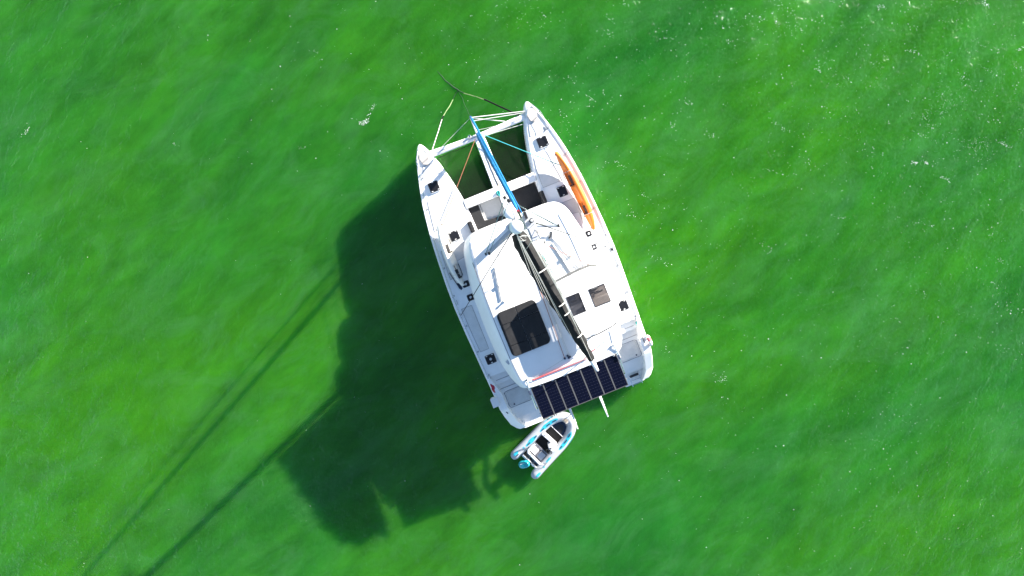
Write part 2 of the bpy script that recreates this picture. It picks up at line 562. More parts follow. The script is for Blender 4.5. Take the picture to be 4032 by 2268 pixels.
    obj('filler_cap', MB().lathe([(0.035, 0), (0.035, 0.012), (0.02, 0.014)], (s * 2.86, -4.62, 1.405), 14), 'navy', lo)
    for yy in (-3.34, -3.8):
        obj('deck_seam', MB().tube([(s * 2.45, yy, 1.622 if yy > -3.5 else 1.40), (s * 3.2, yy, 1.622 if yy > -3.5 else 1.40)], 0.009, 5), 'seam', cat)


def hatch(x0, x1, y0, y1, z, knobs, extra=False):
    fr = obj('hatch', MB().prism(rrect(x0 - .03, x1 + .03, y0 - .03, y1 + .03, 0.07), z - 0.03, z + 0.03), 'gel', cat, bevel=0.008)
    obj('hatch_frame', MB().prism(rrect(x0, x1, y0, y1, 0.05), z, z + 0.045), 'hframe', fr, bevel=0.006)
    obj('pane', MB().prism(rrect(x0 + .035, x1 - .035, y0 + .035, y1 - .035, 0.035), z + 0.02, z + 0.052), 'hatch', fr, bevel=0.004)
    for kx, ky in knobs:
        obj('handle', MB().obox((x0 + (x1 - x0) * kx, y0 + (y1 - y0) * ky, z + 0.056), (0.036, 0.014, 0.006)), 'vinyl', fr, bevel=0.004)
    if extra:
        obj('vent', MB().lathe([(0.055, 0), (0.055, 0.02), (0.035, 0.03)], ((x0 + x1) / 2, (y0 + y1) / 2, z + 0.05), 16), 'vinylgrey', fr)


KN = [(0.2, 0.9), (0.8, 0.9), (0.5, 0.12)]
KF = [(0.2, 0.1), (0.85, 0.12), (0.5, 0.93)]
hatch(2.24, 2.69, 5.21, 5.66, 2.0, KF)
hatch(-2.76, -2.32, 5.17, 5.61, 2.0, KF)
hatch(2.27, 2.66, 2.95, 3.40, 1.95, KN)
hatch(-2.72, -2.31, 2.92, 3.34, 1.95, KN)
hatch(-2.99, -2.68, 0.90, 1.17, 1.91, [], True)
hatch(-3.00, -2.70, 0.29, 0.57, 1.91, [], True)
hatch(2.72, 2.96, 0.95, 1.20, 1.91, [], True)
hatch(2.72, 2.95, 0.34, 0.58, 1.91, [], True)
hatch(-3.26, -2.83, -2.54, -2.13, 1.89, KN, True)
hatch(2.85, 3.27, -2.54, -2.11, 1.89, KN)

# ---- bridge deck, forward beams, forward cockpit
mb = MB().box(-1.62, 1.62, 4.0, 4.40, 0.8, 1.96)
obj('forward_bulkhead', mb, 'gel', cat, bevel=0.03)
obj('bridge_deck', MB().box(-1.75, 1.75, -4.45, 2.92, 0.75, 1.86), 'gel', cat, bevel=0.02)
obj('cockpit_sole', MB().box(-1.62, 1.62, 2.9, 4.02, 0.8, 1.30), 'floor', cat)
obj('cockpit_console', MB().prism(rrect(-0.12, 0.42, 2.95, 4.02, 0.08), 1.29, 1.90), 'gel', cat, bevel=0.03)
obj('cockpit_locker', MB().prism([(-1.02, 3.28), (-0.14, 3.20), (-0.14, 4.0), (-1.02, 4.0)], 1.29, 1.55), 'floor', cat, bevel=0.015)
obj('bench_base', MB().prism([(-1.62, 2.91), (-0.13, 2.91), (-0.13, 3.2), (-1.04, 3.28), (-1.04, 4.0), (-1.62, 4.0)], 1.30, 1.56), 'gel', cat)
obj('lounge_base', MB().box(0.43, 1.62, 2.91, 4.0, 1.30, 1.52), 'gel', cat)

# front crossbeam
rings = []
for i in range(25):
    x = -2.16 + 4.32 * i / 24
    wd = 0.115 + 0.035 * abs(x) / 2.2
    yc = 6.70 + 0.05 * (abs(x) / 2.2) ** 2
    rings.append([(x, yc + wd * math.cos(a), 1.86 + 0.085 * math.sin(a)) for a in [2 * math.pi * k / 14 for k in range(14)]])
cb = obj('crossbeam', MB().loft(rings), 'white', cat)
obj('crossbeam_track', MB().box(-1.95, 1.95, 6.70, 6.73, 1.935, 1.952), 'alu', cb)
# catwalk with the anchor channel
cw = obj('catwalk', MB().prism([(-0.22, 4.38), (0.30, 4.38), (0.26, 6.6), (-0.18, 6.6)], 1.76, 1.92), 'white', cat, bevel=0.02)
obj('anchor_channel', MB().prism([(-0.02, 4.40), (0.08, 4.40), (0.06, 6.0), (-0.02, 6.0)], 1.915, 1.928), 'beige', cw)
obj('anchor_chain', MB().tube(wob([(0.03, 6.55 - 0.1 * k, 1.94) for k in range(22)], 0.03, 2), 0.014, 5), 'alu', cw)
# bowsprit
sp = obj('bowsprit', MB().tube([(0.0, 6.55, 1.98), (0.01, 7.56, 2.08)], 0.04, 12), 'white', cat)
obj('sprit_fitting', MB().lathe([(0.05, -0.05), (0.06, 0), (0.05, 0.07)], (0.01, 7.55, 2.09), 14), 'steel', sp)
for a, b_, r_ in (((0.03, 7.52, 2.08), (2.28, 6.93, 1.96), 0.022), ((0.05, 7.36, 2.06), (2.26, 6.88, 1.94), 0.018), ((0.03, 7.50, 2.06), (1.32, 6.86, 1.90), 0.02),
                  ((-0.02, 7.52, 2.08), (-1.72, 6.80, 1.92), 0.009), ((0.0, 6.95, 2.0), (2.1, 6.62, 1.9), 0.008), ((0.1, 6.62, 1.98), (2.02, 6.46, 1.9), 0.014)):
    obj('sprit_stay', MB().tube([a, b_], r_, 8), 'whiterope', cat)
# windlass
wl_ = obj('windlass', MB().lathe([(0.07, 0), (0.08, 0.03), (0.05, 0.07), (0.06, 0.12), (0.045, 0.14)], (-0.34, 6.82, 1.93), 16), 'steel', cat)


# ---- trampolines
def clip_line(poly, p, d):
    t0, t1 = -99, 99
    n = len(poly)
    for i in range(n):
        a, b_ = Vector(poly[i]), Vector(poly[(i + 1) % n])
        e = b_ - a
        nrm = Vector((-e.y, e.x))
        den = nrm.dot(d)
        num = nrm.dot(p - a)
        if abs(den) < 1e-9:
            if num < 0:
                return None
            continue
        t = -num / den
        if den > 0:
            t0 = max(t0, t)
        else:
            t1 = min(t1, t)
    return (t0, t1) if t1 > t0 else None


for s in (-1, 1):
    poly = [(-0.30, 4.44), (-0.24, 6.50), (-1.94, 6.50), (-1.70, 5.55), (-1.50, 4.44)]
    if s > 0:
        poly = [(-x, y) for x, y in poly][::-1]
    net = MB()
    stp = 0.047
    z = 1.80
    zs = lambda x, y: z - 0.05 * math.sin(max(0, min(1, (y - 4.44) / 2.06)) * math.pi)
    for k in range(60):
        y = 4.44 + stp * k
        q = clip_line(poly, Vector((0, y)), Vector((1, 0)))
        if q:
            net.tube([(q[0], y, zs(0, y)), (q[1], y, zs(0, y))], 0.0068, 4)
    for k in range(170):
        x = -2.1 + stp * k
        q = clip_line(poly, Vector((x, 0)), Vector((0, 1)))
        if q and q[1] - q[0] > 0.02:
            net.tube([(x, q[0] + (q[1] - q[0]) * i / 8, zs(x, q[0] + (q[1] - q[0]) * i / 8) + 0.006) for i in range(9)], 0.0068, 4)
    tr = obj('trampoline', net, 'netrope', cat, kind='stuff', label='dark rope trampoline on the %s side of the catwalk' % ('port' if s < 0 else 'starboard'))
    pts = []
    for i in range(len(poly)):
        a, b_ = Vector(poly[i]), Vector(poly[(i + 1) % len(poly)])
        nseg = max(2, int((b_ - a).length / 0.07))
        for k in range(nseg):
            q = a.lerp(b_, k / nseg)
            pts.append((q.x, q.y, zs(q.x, q.y) + 0.01))
    pts.append(pts[0])
    obj('border_rope', MB().tube(wob(pts, 0.03, 5 + s, 6), 0.016, 6), 'blackrope', tr)
    lac = MB()
    for i in range(len(poly)):
        a, b_ = Vector(poly[i]), Vector(poly[(i + 1) % len(poly)])
        e = (b_ - a)
        nn = Vector((e.y, -e.x)).normalized()
        nseg = max(2, int(e.length / 0.14))
        for k in range(nseg):
            q = a.lerp(b_, k / nseg)
            q1 = a.lerp(b_, (k + 0.5) / nseg) + nn * 0.11
            q2 = a.lerp(b_, (k + 1) / nseg)
            lac.tube([(q.x, q.y, 1.81), (q1.x, q1.y, 1.83), (q2.x, q2.y, 1.81)], 0.005, 4)
    obj('lacing', lac, 'blackrope', tr, kind='stuff')

# ---- coachroof
HB = [(0, 2.98), (1.0, 2.98), (1.72, 2.95), (2.10, 2.80), (2.36, 2.45), (2.50, 1.95), (2.64, 1.2), (2.73, .3), (2.76, -.6), (2.76, -1.5), (2.70, -2.5), (2.57, -3.2), (2.40, -3.65), (2.1, -3.92), (1.0, -3.97), (0, -3.97)]
HT = [(0, 2.90), (1.0, 2.90), (1.58, 2.85), (1.88, 2.70), (2.04, 2.40), (2.12, 1.9), (2.18, 1.2), (2.24, .3), (2.26, -.6), (2.25, -1.5), (2.23, -2.5), (2.19, -3.2), (2.10, -3.58), (1.9, -3.80), (1.0, -3.86), (0, -3.86)]


def smooth_half(h, n=60):
    # catmull-rom through the half outline
    out = []
    P = [Vector(p) for p in h]
    P = [P[0] * 2 - P[1]] + P + [P[-1] * 2 - P[-2]]
    m = len(h) - 1
    for k in range(n + 1):
        t = k / n * m
        i = min(int(t), m - 1)
        u = t - i
        p0, p1, p2, p3 = P[i], P[i + 1], P[i + 2], P[i + 3]
        out.append(0.5 * ((2 * p1) + (p2 - p0) * u + (2 * p0 - 5 * p1 + 4 * p2 - p3) * u * u + (3 * p1 - p0 - 3 * p2 + p3) * u ** 3))
    return out


b1_, t1_ = smooth_half(HB), smooth_half(HT)
rings = []
for z, t in ((1.80, 0), (2.2, 0.02), (2.55, 0.16), (2.85, 0.42), (3.05, 0.70), (3.16, 0.90), (3.205, 1.0)):
    half = [a.lerp(b_, t) for a, b_ in zip(b1_, t1_)]
    full = [(p.x, p.y, z) for p in half] + [(-p.x, p.y, z) for p in half[-2:0:-1]]
    rings.append(full)
for sc_, z in ((0.96, 3.225), (0.82, 3.245), (0.5, 3.262), (0.15, 3.268)):
    rings.append([(x * sc_, (y + 0.48) * (0.5 + 0.5 * sc_) - 0.48 if False else (y + 0.48) * sc_ - 0.48, z) for x, y, _ in rings[6]])
roof = obj('coachroof', MB().loft(rings), 'gel', cat, sharp=50)
RZ = 3.245
# panel joints in the roof moulding
for pts in ([(-2.05, 1.62), (-1.5, 1.72), (-0.9, 1.74), (-0.3, 1.62)], [(-1.52, -0.22), (-0.9, -0.24), (-0.3, -0.22)], [(-2.16, 1.8), (-2.2, 0.4), (-2.22, -1.0), (-2.2, -2.4), (-2.12, -3.4)],
            [(0.55, 1.42), (1.15, 1.22)]):
    obj('roof_joint', MB().tube([(x, y, RZ + (0.0 if abs(x) < 2 else -0.03)) for x, y in pts], 0.011, 5), 'seam', roof)
for a, b_ in (((-1.40, 1.29), (-1.64, -0.07)), ((1.14, 1.31), (1.41, -0.03))):
    tk = obj('jib_track', MB().tube([(a[0], a[1], RZ + 0.05), (b_[0], b_[1], RZ + 0.05)], 0.028, 8), 'alu', roof)
    f = 0.55
    cx, cy = a[0] + (b_[0] - a[0]) * f, a[1] + (b_[1] - a[1]) * f
    obj('track_car', MB().obox((cx, cy, RZ + 0.09), (0.035, 0.07, 0.03), 0.15), 'alu', tk, bevel=0.01)
    for k in (0.02, 0.98):
        obj('track_foot', MB().obox((a[0] + (b_[0] - a[0]) * k, a[1] + (b_[1] - a[1]) * k, RZ + 0.03), (0.04, 0.04, 0.035), 0.15), 'white', tk, bevel=0.01)
for pts in ([(2.04, 2.42), (2.02, 2.36), (2.12, 1.25), (2.16, 0.0), (2.13, -0.05)], [(2.13, -2.80), (2.16, -2.85), (2.10, -3.3), (2.04, -3.28)], [(-1.96, 2.3), (-2.0, 2.2), (-2.08, 1.4)]):
    hr = MB().tube([(pts[0][0], pts[0][1], RZ - 0.06)] + [(x, y, RZ + 0.07) for x, y in pts] + [(pts[-1][0], pts[-1][1], RZ - 0.06)], 0.016, 8)
    obj('handrail', hr, 'steel', roof)


def winch(x, y, z, parent, sc_=1.0):
    o = obj('winch', MB().lathe([(0.075 * sc_, 0), (0.075 * sc_, 0.03), (0.05 * sc_, 0.05), (0.055 * sc_, 0.12), (0.065 * sc_, 0.13), (0.03 * sc_, 0.15)], (x, y, z), 18), 'steel', parent)
    return o


winch(-1.59, -0.16, RZ, roof, 0.8)
winch(1.62, 0.55, RZ, roof, 0.6)
# blocks of the line organiser
og = obj('line_organiser', MB().obox((1.22, 1.64, RZ + 0.03), (0.07, 0.16, 0.025), -0.65), 'alu', roof, bevel=0.01)
for k in range(5):
    obj('sheave', MB().lathe([(0.03, 0), (0.03, 0.035), (0.012, 0.04)], (1.15 + 0.035 * k, 1.58 + 0.045 * k, RZ + 0.05), 10), 'black', og)
# running rigging led across the roof
for a, b_, m_, r_ in (((0.05, 2.2, RZ + .06), (1.2, 1.62, RZ + .08), 'whiterope', .009), ((0.05, 2.15, RZ + .06), (1.24, 1.66, RZ + .08), 'whiterope', .009), ((0.05, 2.1, RZ + .06), (1.27, 1.70, RZ + .08), 'whiterope', .008),
                      ((1.25, 1.62, RZ + .07), (1.78, -0.02, RZ + .05), 'whiterope', .009), ((1.28, 1.66, RZ + .07), (1.90, -0.02, RZ + .05), 'whiterope', .009), ((1.31, 1.7, RZ + .07), (2.0, 0.0, RZ + .05), 'whiterope', .008),
                      ((0.0, 0.3, RZ + .04), (-0.12, -3.20, RZ + .06), 'rustrope', .012), ((0.06, 0.1, RZ + .04), (0.05, -3.14, RZ + .06), 'whiterope', .008), ((0.1, 0.0, RZ + .04), (0.10, -3.2, RZ + .06), 'whiterope', .008),
                      ((-0.12, -3.22, RZ + .06), (-1.70, -3.50, RZ + .05), 'whiterope', .008), ((0.1, -3.22, RZ + .06), (0.7, -3.36, RZ + .06), 'whiterope', .008),
                      ((-1.5, -0.12, RZ + .05), (-0.2, 0.05, RZ + .05), 'alu', .008), ((-2.1, 0.6, RZ + .05), (-0.9, 1.75, RZ + .06), 'whiterope', .007), ((-2.1, 0.4, RZ + .05), (-1.0, 1.45, RZ + .06), 'whiterope', .007)):
    obj('running_line', MB().tube([a, b_], r_, 6), m_, roof)
for x, y in ((-0.12, -3.22), (0.03, -3.16), (0.10, -3.24), (0.04, -3.26)):
    obj('deck_block', MB().lathe([(0.045, 0), (0.045, 0.06), (0.03, 0.08)], (x, y, RZ - 0.005), 12), 'navy', roof)
# traveller with its red control lines
tv = obj('traveller_track', MB().box(-1.78, 0.75, -3.60, -3.555, RZ - 0.01, RZ + 0.03), 'white', roof, bevel=0.006)
for k in range(3):
    obj('traveller_line', MB().tube(sag((-1.70 + .03 * k, -3.53 - .02 * k, RZ + 0.05), (0.72, -3.48 - .05 * k, RZ + 0.06), 0.0, 4), 0.010, 6), 'redrope', tv)
obj('solar_vent', MB().obox((-2.27, -2.5, 3.12), (0.13, 0.09, 0.02), 0.4), 'vinylgrey', roof, bevel=0.005)
# boat hook and teal line on the aft roof, starboard
obj('bungee', MB().tube(wob([(1.05 + .07 * k, -3.36 + .022 * k, RZ + 0.04) for k in range(10)], 0.03, 8, 5), 0.014, 6), 'teal', roof)
obj('red_tie', MB().tube([(0.98, -3.36, RZ + .05), (1.2, -3.32, RZ + .05)], 0.022, 6), 'redrope', roof)


# ---- helm station hardtop
def cut(o, boxes):
    tmp = []
    for b_ in boxes:
        me = mesh_from(MB().box(*b_), 'cutter', (0, 0, 0))
        c = link(bpy.data.objects.new('cutter', me))
        c.matrix_world = BOAT
        md = o.modifiers.new('cut', 'BOOLEAN')
        md.operation = 'DIFFERENCE'
        md.solver = 'EXACT'
        md.object = c
        tmp.append(c)
    bpy.context.view_layer.update()
    dg = bpy.context.evaluated_depsgraph_get()
    me = bpy.data.meshes.new_from_object(o.evaluated_get(dg))
    o.modifiers.clear()
    o.data = me
    me.shade_smooth()
    me.set_sharp_from_angle(angle=R(35))
    for c in tmp:
        bpy.data.objects.remove(c)


HZ = 4.16
ho = [(0.42, -0.22), (0.7, -0.14), (1.45, -0.06), (2.15, -0.05), (2.42, -0.18), (2.54, -0.5), (2.62, -1.3), (2.62, -2.1), (2.52, -2.38), (2.2, -2.52), (1.5, -2.60), (0.8, -2.62), (0.5, -2.5), (0.42, -2.2)]
cxh, cyh = 1.5, -1.35
rings = []
for sc_, z in ((0.97, HZ - 0.10), (1.0, HZ - 0.07), (1.0, HZ - 0.03), (0.975, HZ), (0.9, HZ + 0.025), (0.6, HZ + 0.045), (0.25, HZ + 0.05)):
    rings.append([(cxh + (x - cxh) * sc_, cyh + (y - cyh) * sc_, z) for x, y in ho])
ht = obj('hardtop', MB().loft(rings), 'gel', cat, sharp=45)
cut(ht, [(0.80, 1.35, -1.62, -0.82, HZ - 0.5, HZ + 0.5), (1.72, 2.40, -1.62, -0.86, HZ - 0.5, HZ + 0.5)])
for (x0, x1, y0, y1) in ((0.80, 1.35, -1.62, -0.82), (1.72, 2.40, -1.62, -0.86)):
    wf = MB()
    for q in ((x0, x1, y0, y0 + .02), (x0, x1, y1 - .02, y1), (x0, x0 + .02, y0 + .021, y1 - .021), (x1 - .02, x1, y0 + .021, y1 - .021)):
        wf.box(q[0], q[1], q[2], q[3], HZ - 0.06, HZ + 0.058)
    wo = obj('roof_window', wf, 'hframe', ht)
    obj('pane', MB().box(x0 + .021, x1 - .021, y0 + .021, y1 - .021, HZ + 0.03, HZ + 0.038), 'glass', wo)
obj('windscreen_lip', MB().loft([[(x, y + 0.10 * t - 0.0, HZ - 0.02 - 0.16 * t) for x, y in ((0.44, -0.23), (0.7, -0.15), (1.45, -0.07), (2.15, -0.06), (2.42, -0.19), (2.55, -0.5))] for t in (0.0, 0.5, 1.0)], caps=False, closed=False), 'lip', ht)
for x, y in ((2.42, -0.35), (2.5, -2.3), (0.55, -0.4), (0.6, -2.4)):
    obj('hardtop_post', MB().tube([(x, y, 3.1), (x, y, HZ - 0.05)], 0.03, 8), 'white', ht)
for x, y in ((1.85, -0.52), (2.28, -2.05), (0.75, -0.62), (1.05, -2.15)):
    obj('top_fastener', MB().lathe([(0.05, 0), (0.05, 0.008), (0.028, 0.01), (0.028, 0.02)], (x, y, HZ + 0.022), 14), 'vinylgrey', ht)
obj('canvas_edge', MB().tube([(0.85, -2.66, HZ - .06), (1.5, -2.65, HZ - .08), (2.1, -2.58, HZ - .08), (2.4, -2.48, HZ - .05)], 0.022, 6), 'black', ht)
obj('topping_line', MB().tube([(0.95, -0.62, HZ + .05), (1.95, 0.0, 3.6)], 0.007, 5), 'whiterope', ht)
obj('topping_line', MB().tube([(0.75, -0.62, HZ + .05), (1.8, 0.0, 3.6)], 0.007, 5), 'whiterope', ht)
# helm seen through the windows
hl = obj('helm_floor', MB().box(0.5, 2.5, -2.4, -0.45, 3.20, 3.285), 'sand', cat)
obj('helm_dash', MB().box(1.62, 2.45, -0.98, -0.62, 3.285, 3.72), 'dash', hl, bevel=0.03)
for x0, x1, m_ in ((1.72, 1.86, 'black'), (1.9, 2.16, 'vinylgrey'), (2.2, 2.38, 'navy')):
    obj('instrument', MB().box(x0, x1, -0.97, -0.84, 3.71, 3.745), m_, hl, bevel=0.008)
mb = MB()
ring = [(2.02 + 0.30 * math.cos(a), -1.16 + 0.07 * math.sin(a), 3.62 + 0.28 * math.sin(a)) for a in [2 * math.pi * k / 24 for k in range(25)]]
mb.tube(ring, 0.018, 6, caps=False)
for k in range(3):
    a = k * 2.094
    mb.tube([(2.02, -1.16, 3.62), (2.02 + .3 * math.cos(a), -1.16 + .07 * math.sin(a), 3.62 + .28 * math.sin(a))], 0.012, 5)
obj('steering_wheel', mb, 'black', hl)
obj('helm_seat', MB().box(1.6, 2.45, -1.75, -1.36, 3.285, 3.62), 'sand', hl, bevel=0.04)
obj('engine_panel', MB().box(0.9, 1.2, -1.12, -0.9, 3.285, 3.5), 'navy', hl, bevel=0.02)
obj('helm_step', MB().box(0.7, 1.5, -1.75, -1.2, 3.285, 3.36), 'dash', hl, bevel=0.02)

# ---- solar array over the stern
px = [-1.88, -1.35, -0.815, -0.29, 0.29, 0.85, 1.35, 1.90]
cell_me = None
SZ = 3.08
for i in range(7):
    x0, x1 = px[i] + 0.012, px[i + 1] - 0.012
    y0, y1 = -5.23, -3.88
    p = obj('solar_panel', MB().box(x0, x1, y0, y1, SZ, SZ + 0.03), 'panel', cat)
    fr = MB()
    for q in ((x0 - .008, x1 + .008, y0 - .008, y0 + .014), (x0 - .008, x1 + .008, y1 - .014, y1 + .008), (x0 - .008, x0 + .014, y0 + .015, y1 - .015), (x1 - .014, x1 + .008, y0 + .015, y1 - .015)):
        fr.box(q[0], q[1], q[2], q[3], SZ - 0.01, SZ + 0.042)
    obj('frame', fr, 'busbar', p)
    obj('junction_label', MB().box(x1 - 0.14, x1 - 0.05, y1 - 0.045, y1 - 0.02, SZ + 0.028, SZ + 0.033), 'vinyl', p)
    for r_ in range(10):
        for c_ in range(4):
            cw_, chh = (x1 - x0 - 0.05) / 4, (y1 - y0 - 0.11) / 10
            cx, cy = x0 + 0.025 + cw_ * (c_ + .5), y0 + 0.03 + chh * (r_ + .5)
            if cell_me is None:
                m2 = MB().box(-0.056, 0.056, -0.057, 0.057, 0, 0.004)
                cell_me = mesh_from(m2, 'cell', (0, 0, 0))
                cell_me.materials.append(M['cell'])
                m3 = MB().box(-0.03, 0.03, -0.0045, 0.0045, 0, 0.0025)
                dash_me = mesh_from(m3, 'tab', (0, 0, 0))
                dash_me.materials.append(M['busbar'])
            ce = link(bpy.data.objects.new('cell', cell_me))
            ce.parent = p
            ce.location = (cx, cy, SZ + 0.0305)
    tabs = MB()
    for r_ in range(9):
        for c_ in range(4):
            cx, cy = x0 + 0.025 + cw_ * (c_ + .5), y0 + 0.03 + chh * (r_ + 1)
            tabs.box(cx - .03, cx + .03, cy - .004, cy + .004, SZ + 0.031, SZ + 0.0362)
    obj('cell_tabs', tabs, 'tab', p, kind='stuff')
# gantry rails and davits under and around the array
for x in (px[1], px[2], px[3], px[4], px[5], px[6]):
    obj('panel_rail', MB().box(x - 0.011, x + 0.011, -5.24, -3.80, SZ - 0.03, SZ + 0.036), 'alu', cat)
obj('array_beam', MB().tube([(-1.92, -3.84, SZ - .01), (1.95, -3.84, SZ - .01)], 0.02, 8), 'white', cat)
obj('array_beam', MB().tube([(-1.92, -5.0, SZ - .06), (1.95, -5.0, SZ - .06)], 0.025, 8), 'alu', cat)
for s in (-1, 1):
    gp = obj('gantry_post', MB().tube([(s * 1.90, -3.46, 3.24), (s * 1.92, -3.52, 3.30), (s * 1.97, -4.0, 3.16), (s * 1.99, -4.9, 2.5), (s * 2.0, -5.2, 1.2)], 0.026, 8), 'steel', cat)
    obj('post_clamp', MB().obox((s * 1.965, -4.02, 3.16), (0.04, 0.09, 0.05)), 'navy', gp, bevel=0.01)
    obj('stern_light', MB().lathe([(0.05, 0), (0.06, 0.03), (0.03, 0.08)], (s * 1.90, -3.46, 3.26), 14), 'steel', gp)
for x in (-0.70, 0.67):
    dv = obj('davit', MB().loft([[(x + sx * wd, y, z + sz * 0.05) for sx, sz in ((-1, -1), (1, -1), (1, 1), (-1, 1))] for y, z, wd in ((-4.2, 2.2, .06), (-5.3, 2.42, .055), (-5.9, 2.42, .04), (-6.36, 2.36, .025))]), 'white', cat, bevel=0.012)
    obj('davit_tackle', MB().tube([(x + 0.03, -5.55, 2.47), (x + 0.02, -6.3, 2.42)], 0.01, 6), 'whiterope', dv)

# swim ladder, folded on the starboard platform
ld = MB()
for x in (2.29, 2.74):
    ld.tube([(x, -5.5, 0.62), (x, -5.9, 0.66), (x, -6.06, 0.60)], 0.018, 8)
lo = obj('swim_ladder', ld, 'steel', cat)
obj('ladder_tread', MB().box(2.31, 2.72, -5.66, -5.55, 0.63, 0.66), 'hframe', lo, bevel=0.008)
obj('ladder_rung', MB().tube([(2.30, -6.0, 0.64), (2.74, -6.0, 0.64)], 0.014, 6), 'steel', lo)
obj('ladder_strut', MB().tube([(2.30, -5.80, 0.65), (2.73, -5.80, 0.65)], 0.012, 6), 'steel', lo)


# ---- mast and standing rigging
def mast_xy(z):
    t = (z - 3.2) / 17.2
    return (-0.08 - 0.05 * t, 2.55 - 0.13 * t)


rings = []
for z in [3.24] + [4 + 1.0 * k for k in range(16)] + [20.3]:
    x, y = mast_xy(z)
    k = 1.0 if z < 14 else 1 - 0.35 * (z - 14) / 6.3
    rings.append([(x + 0.085 * k * math.cos(a), y + 0.155 * k * math.sin(a), z) for a in [2 * math.pi * q / 20 for q in range(20)]])
mast = obj('mast', MB().loft(rings), 'mast', cat)
obj('mast_collar', MB().lathe([(0.22, 0), (0.22, 0.04), (0.17, 0.07)], (-0.08, 2.55, 3.24), 20), 'alu', mast)
x, y = mast_xy(20.3)
obj('masthead_crane', MB().prism([(x - .075, y - .30), (x + .075, y - .30), (x + .085, y + .12), (x + .03, y + .19), (x - .03, y + .19), (x - .085, y + .12)], 20.26, 20.36), 'mast', mast, bevel=0.012)
obj('masthead_sheave', MB().obox((x - 0.02, y + 0.13, 20.37), (0.02, 0.06, 0.03)), 'black', mast)
obj('anchor_light', MB().lathe([(0.03, 0), (0.038, 0.01), (0.038, 0.03), (0.015, 0.032), (0.015, 0.045)], (x + 0.035, y + 0.015, 20.37), 16), 'black', mast)
obj('light_lens', MB().lathe([(0.020, 0), (0.020, 0.02), (0.008, 0.03)], (x + 0.035, y + 0.015, 20.405), 14), 'vinyl', mast)
mb = MB().tube([(x + .03, y - .12, 20.36), (x + .06, y - .34, 20.55)], 0.005, 5)
mb.add([(x + .045, y - .20, 20.46), (x + .075, y - .20, 20.46), (x + .052, y - .10, 20.46), (x + .055, y - .2, 20.475)], [(0, 1, 2), (0, 3, 1), (1, 3, 2), (2, 3, 0)])
mb.add([(x + .07, y - .36, 20.55), (x + .10, y - .34, 20.55), (x + .09, y - .42, 20.55), (x + .085, y - .37, 20.565)], [(0, 1, 2), (0, 3, 1), (1, 3, 2), (2, 3, 0)])
obj('wind_vane', mb, 'black', mast)
obj('vhf_antenna', MB().tube([(x + .05, y - .05, 20.36), (x + .05, y - .05, 21.0)], 0.004, 5), 'steel', mast)
obj('halyard_exit', MB().obox((x, y - 0.16, 20.365), (0.05, 0.08, 0.012)), 'vinylgrey', mast)
# domes
d1 = obj('radar_dome', MB().lathe([(0.10, -0.12), (0.225, -0.10), (0.235, -0.02), (0.215, 0.05), (0.15, 0.09), (0.06, 0.105), (0.01, 0.107)], (-0.09, 2.99, 9.0), 32), 'white', mast)
obj('dome_bracket', MB().obox((-0.085, 2.75, 8.86), (0.06, 0.16, 0.02)), 'alu', d1)
d2 = obj('satellite_dome', MB().lathe([(0.05, -0.10), (0.10, -0.07), (0.112, -0.01), (0.105, 0.04), (0.075, 0.085), (0.035, 0.102), (0.006, 0.106)], (-0.355, 2.43, 20.50), 32), 'white', mast)
obj('dome_bracket', MB().tube([(-0.355, 2.43, 20.41), (-0.355, 2.43, 20.33), (-0.14, 2.42, 20.30)], 0.014, 8), 'alu', d2)
# spreaders, two tiers, with their jumper struts
for z, sx, sy_, fy in ((8.8, 1.24, 2.02, 3.50), (12.4, 1.02, 2.06, 3.20)):
    x, y = mast_xy(z)
    tip = {}
    for s in (-1, 1):
        tx = x + s * sx
        rr = []
        for t in (0.05, 0.5, 1.0):
            c = Vector((x, y, z)).lerp(Vector((tx, sy_, z + 0.06)), t)
            wv = 0.075 - 0.03 * t
            rr.append([(c.x + 0.3 * wv * math.cos(a) * 0.3, c.y + wv * math.cos(a), c.z + 0.022 * math.sin(a)) for a in [2 * math.pi * q / 12 for q in range(12)]])
        so = obj('spreader', MB().loft(rr), 'mast', mast)
        obj('spreader_tip', MB().obox((tx, sy_, z + 0.06), (0.03, 0.045, 0.03)), 'black', so)
        tip[s] = (tx, sy_, z + 0.07)
    fo = obj('jumper_strut', MB().tube([(x, y, z), (x + 0.02, fy, z + 0.02)], 0.022, 8), 'mast', mast)
    obj('strut_end', MB().lathe([(0.02, -0.05), (0.055, -0.03), (0.06, 0.01), (0.03, 0.04)], (x + 0.02, fy, z + 0.02), 14), 'black', fo)
    for s in (-1, 1):
        obj('jumper_stay', MB().tube([tip[s], (x + 0.02, fy, z + 0.03)], 0.014 if z < 10 else 0.010, 6), 'steel', mast)
        xa, ya = mast_xy(16.8)
        obj('diamond_stay', MB().tube([tip[s], (xa + s * .06, ya, 16.8)], 0.006, 5), 'steel', mast)
        obj('diamond_stay', MB().tube([tip[s], (-0.08 + s * .08, 2.5, 4.2)], 0.006, 5), 'steel', mast)
xh, yh = mast_xy(17.0)
for s, cy in ((-1, -0.14), (1, 0.08)):
    sh = obj('shroud', MB().tube([(s * 3.54, cy, 1.92), (xh + s * 0.07, yh + 0.08, 17.0)], 0.0125, 6), 'blackrope', cat)
    obj('turnbuckle', MB().tube([(s * 3.54, cy, 1.90), (s * 3.485, cy + 0.03, 2.15)], 0.026, 8), 'steel', sh)
    obj('chainplate', MB().obox((s * 3.55, cy, 1.90), (0.03, 0.10, 0.04)), 'steel', sh)
obj('shroud_boot', MB().tube([(3.51, 0.09, 2.05), (3.46, 0.10, 2.30)], 0.055, 10), 'black', cat)


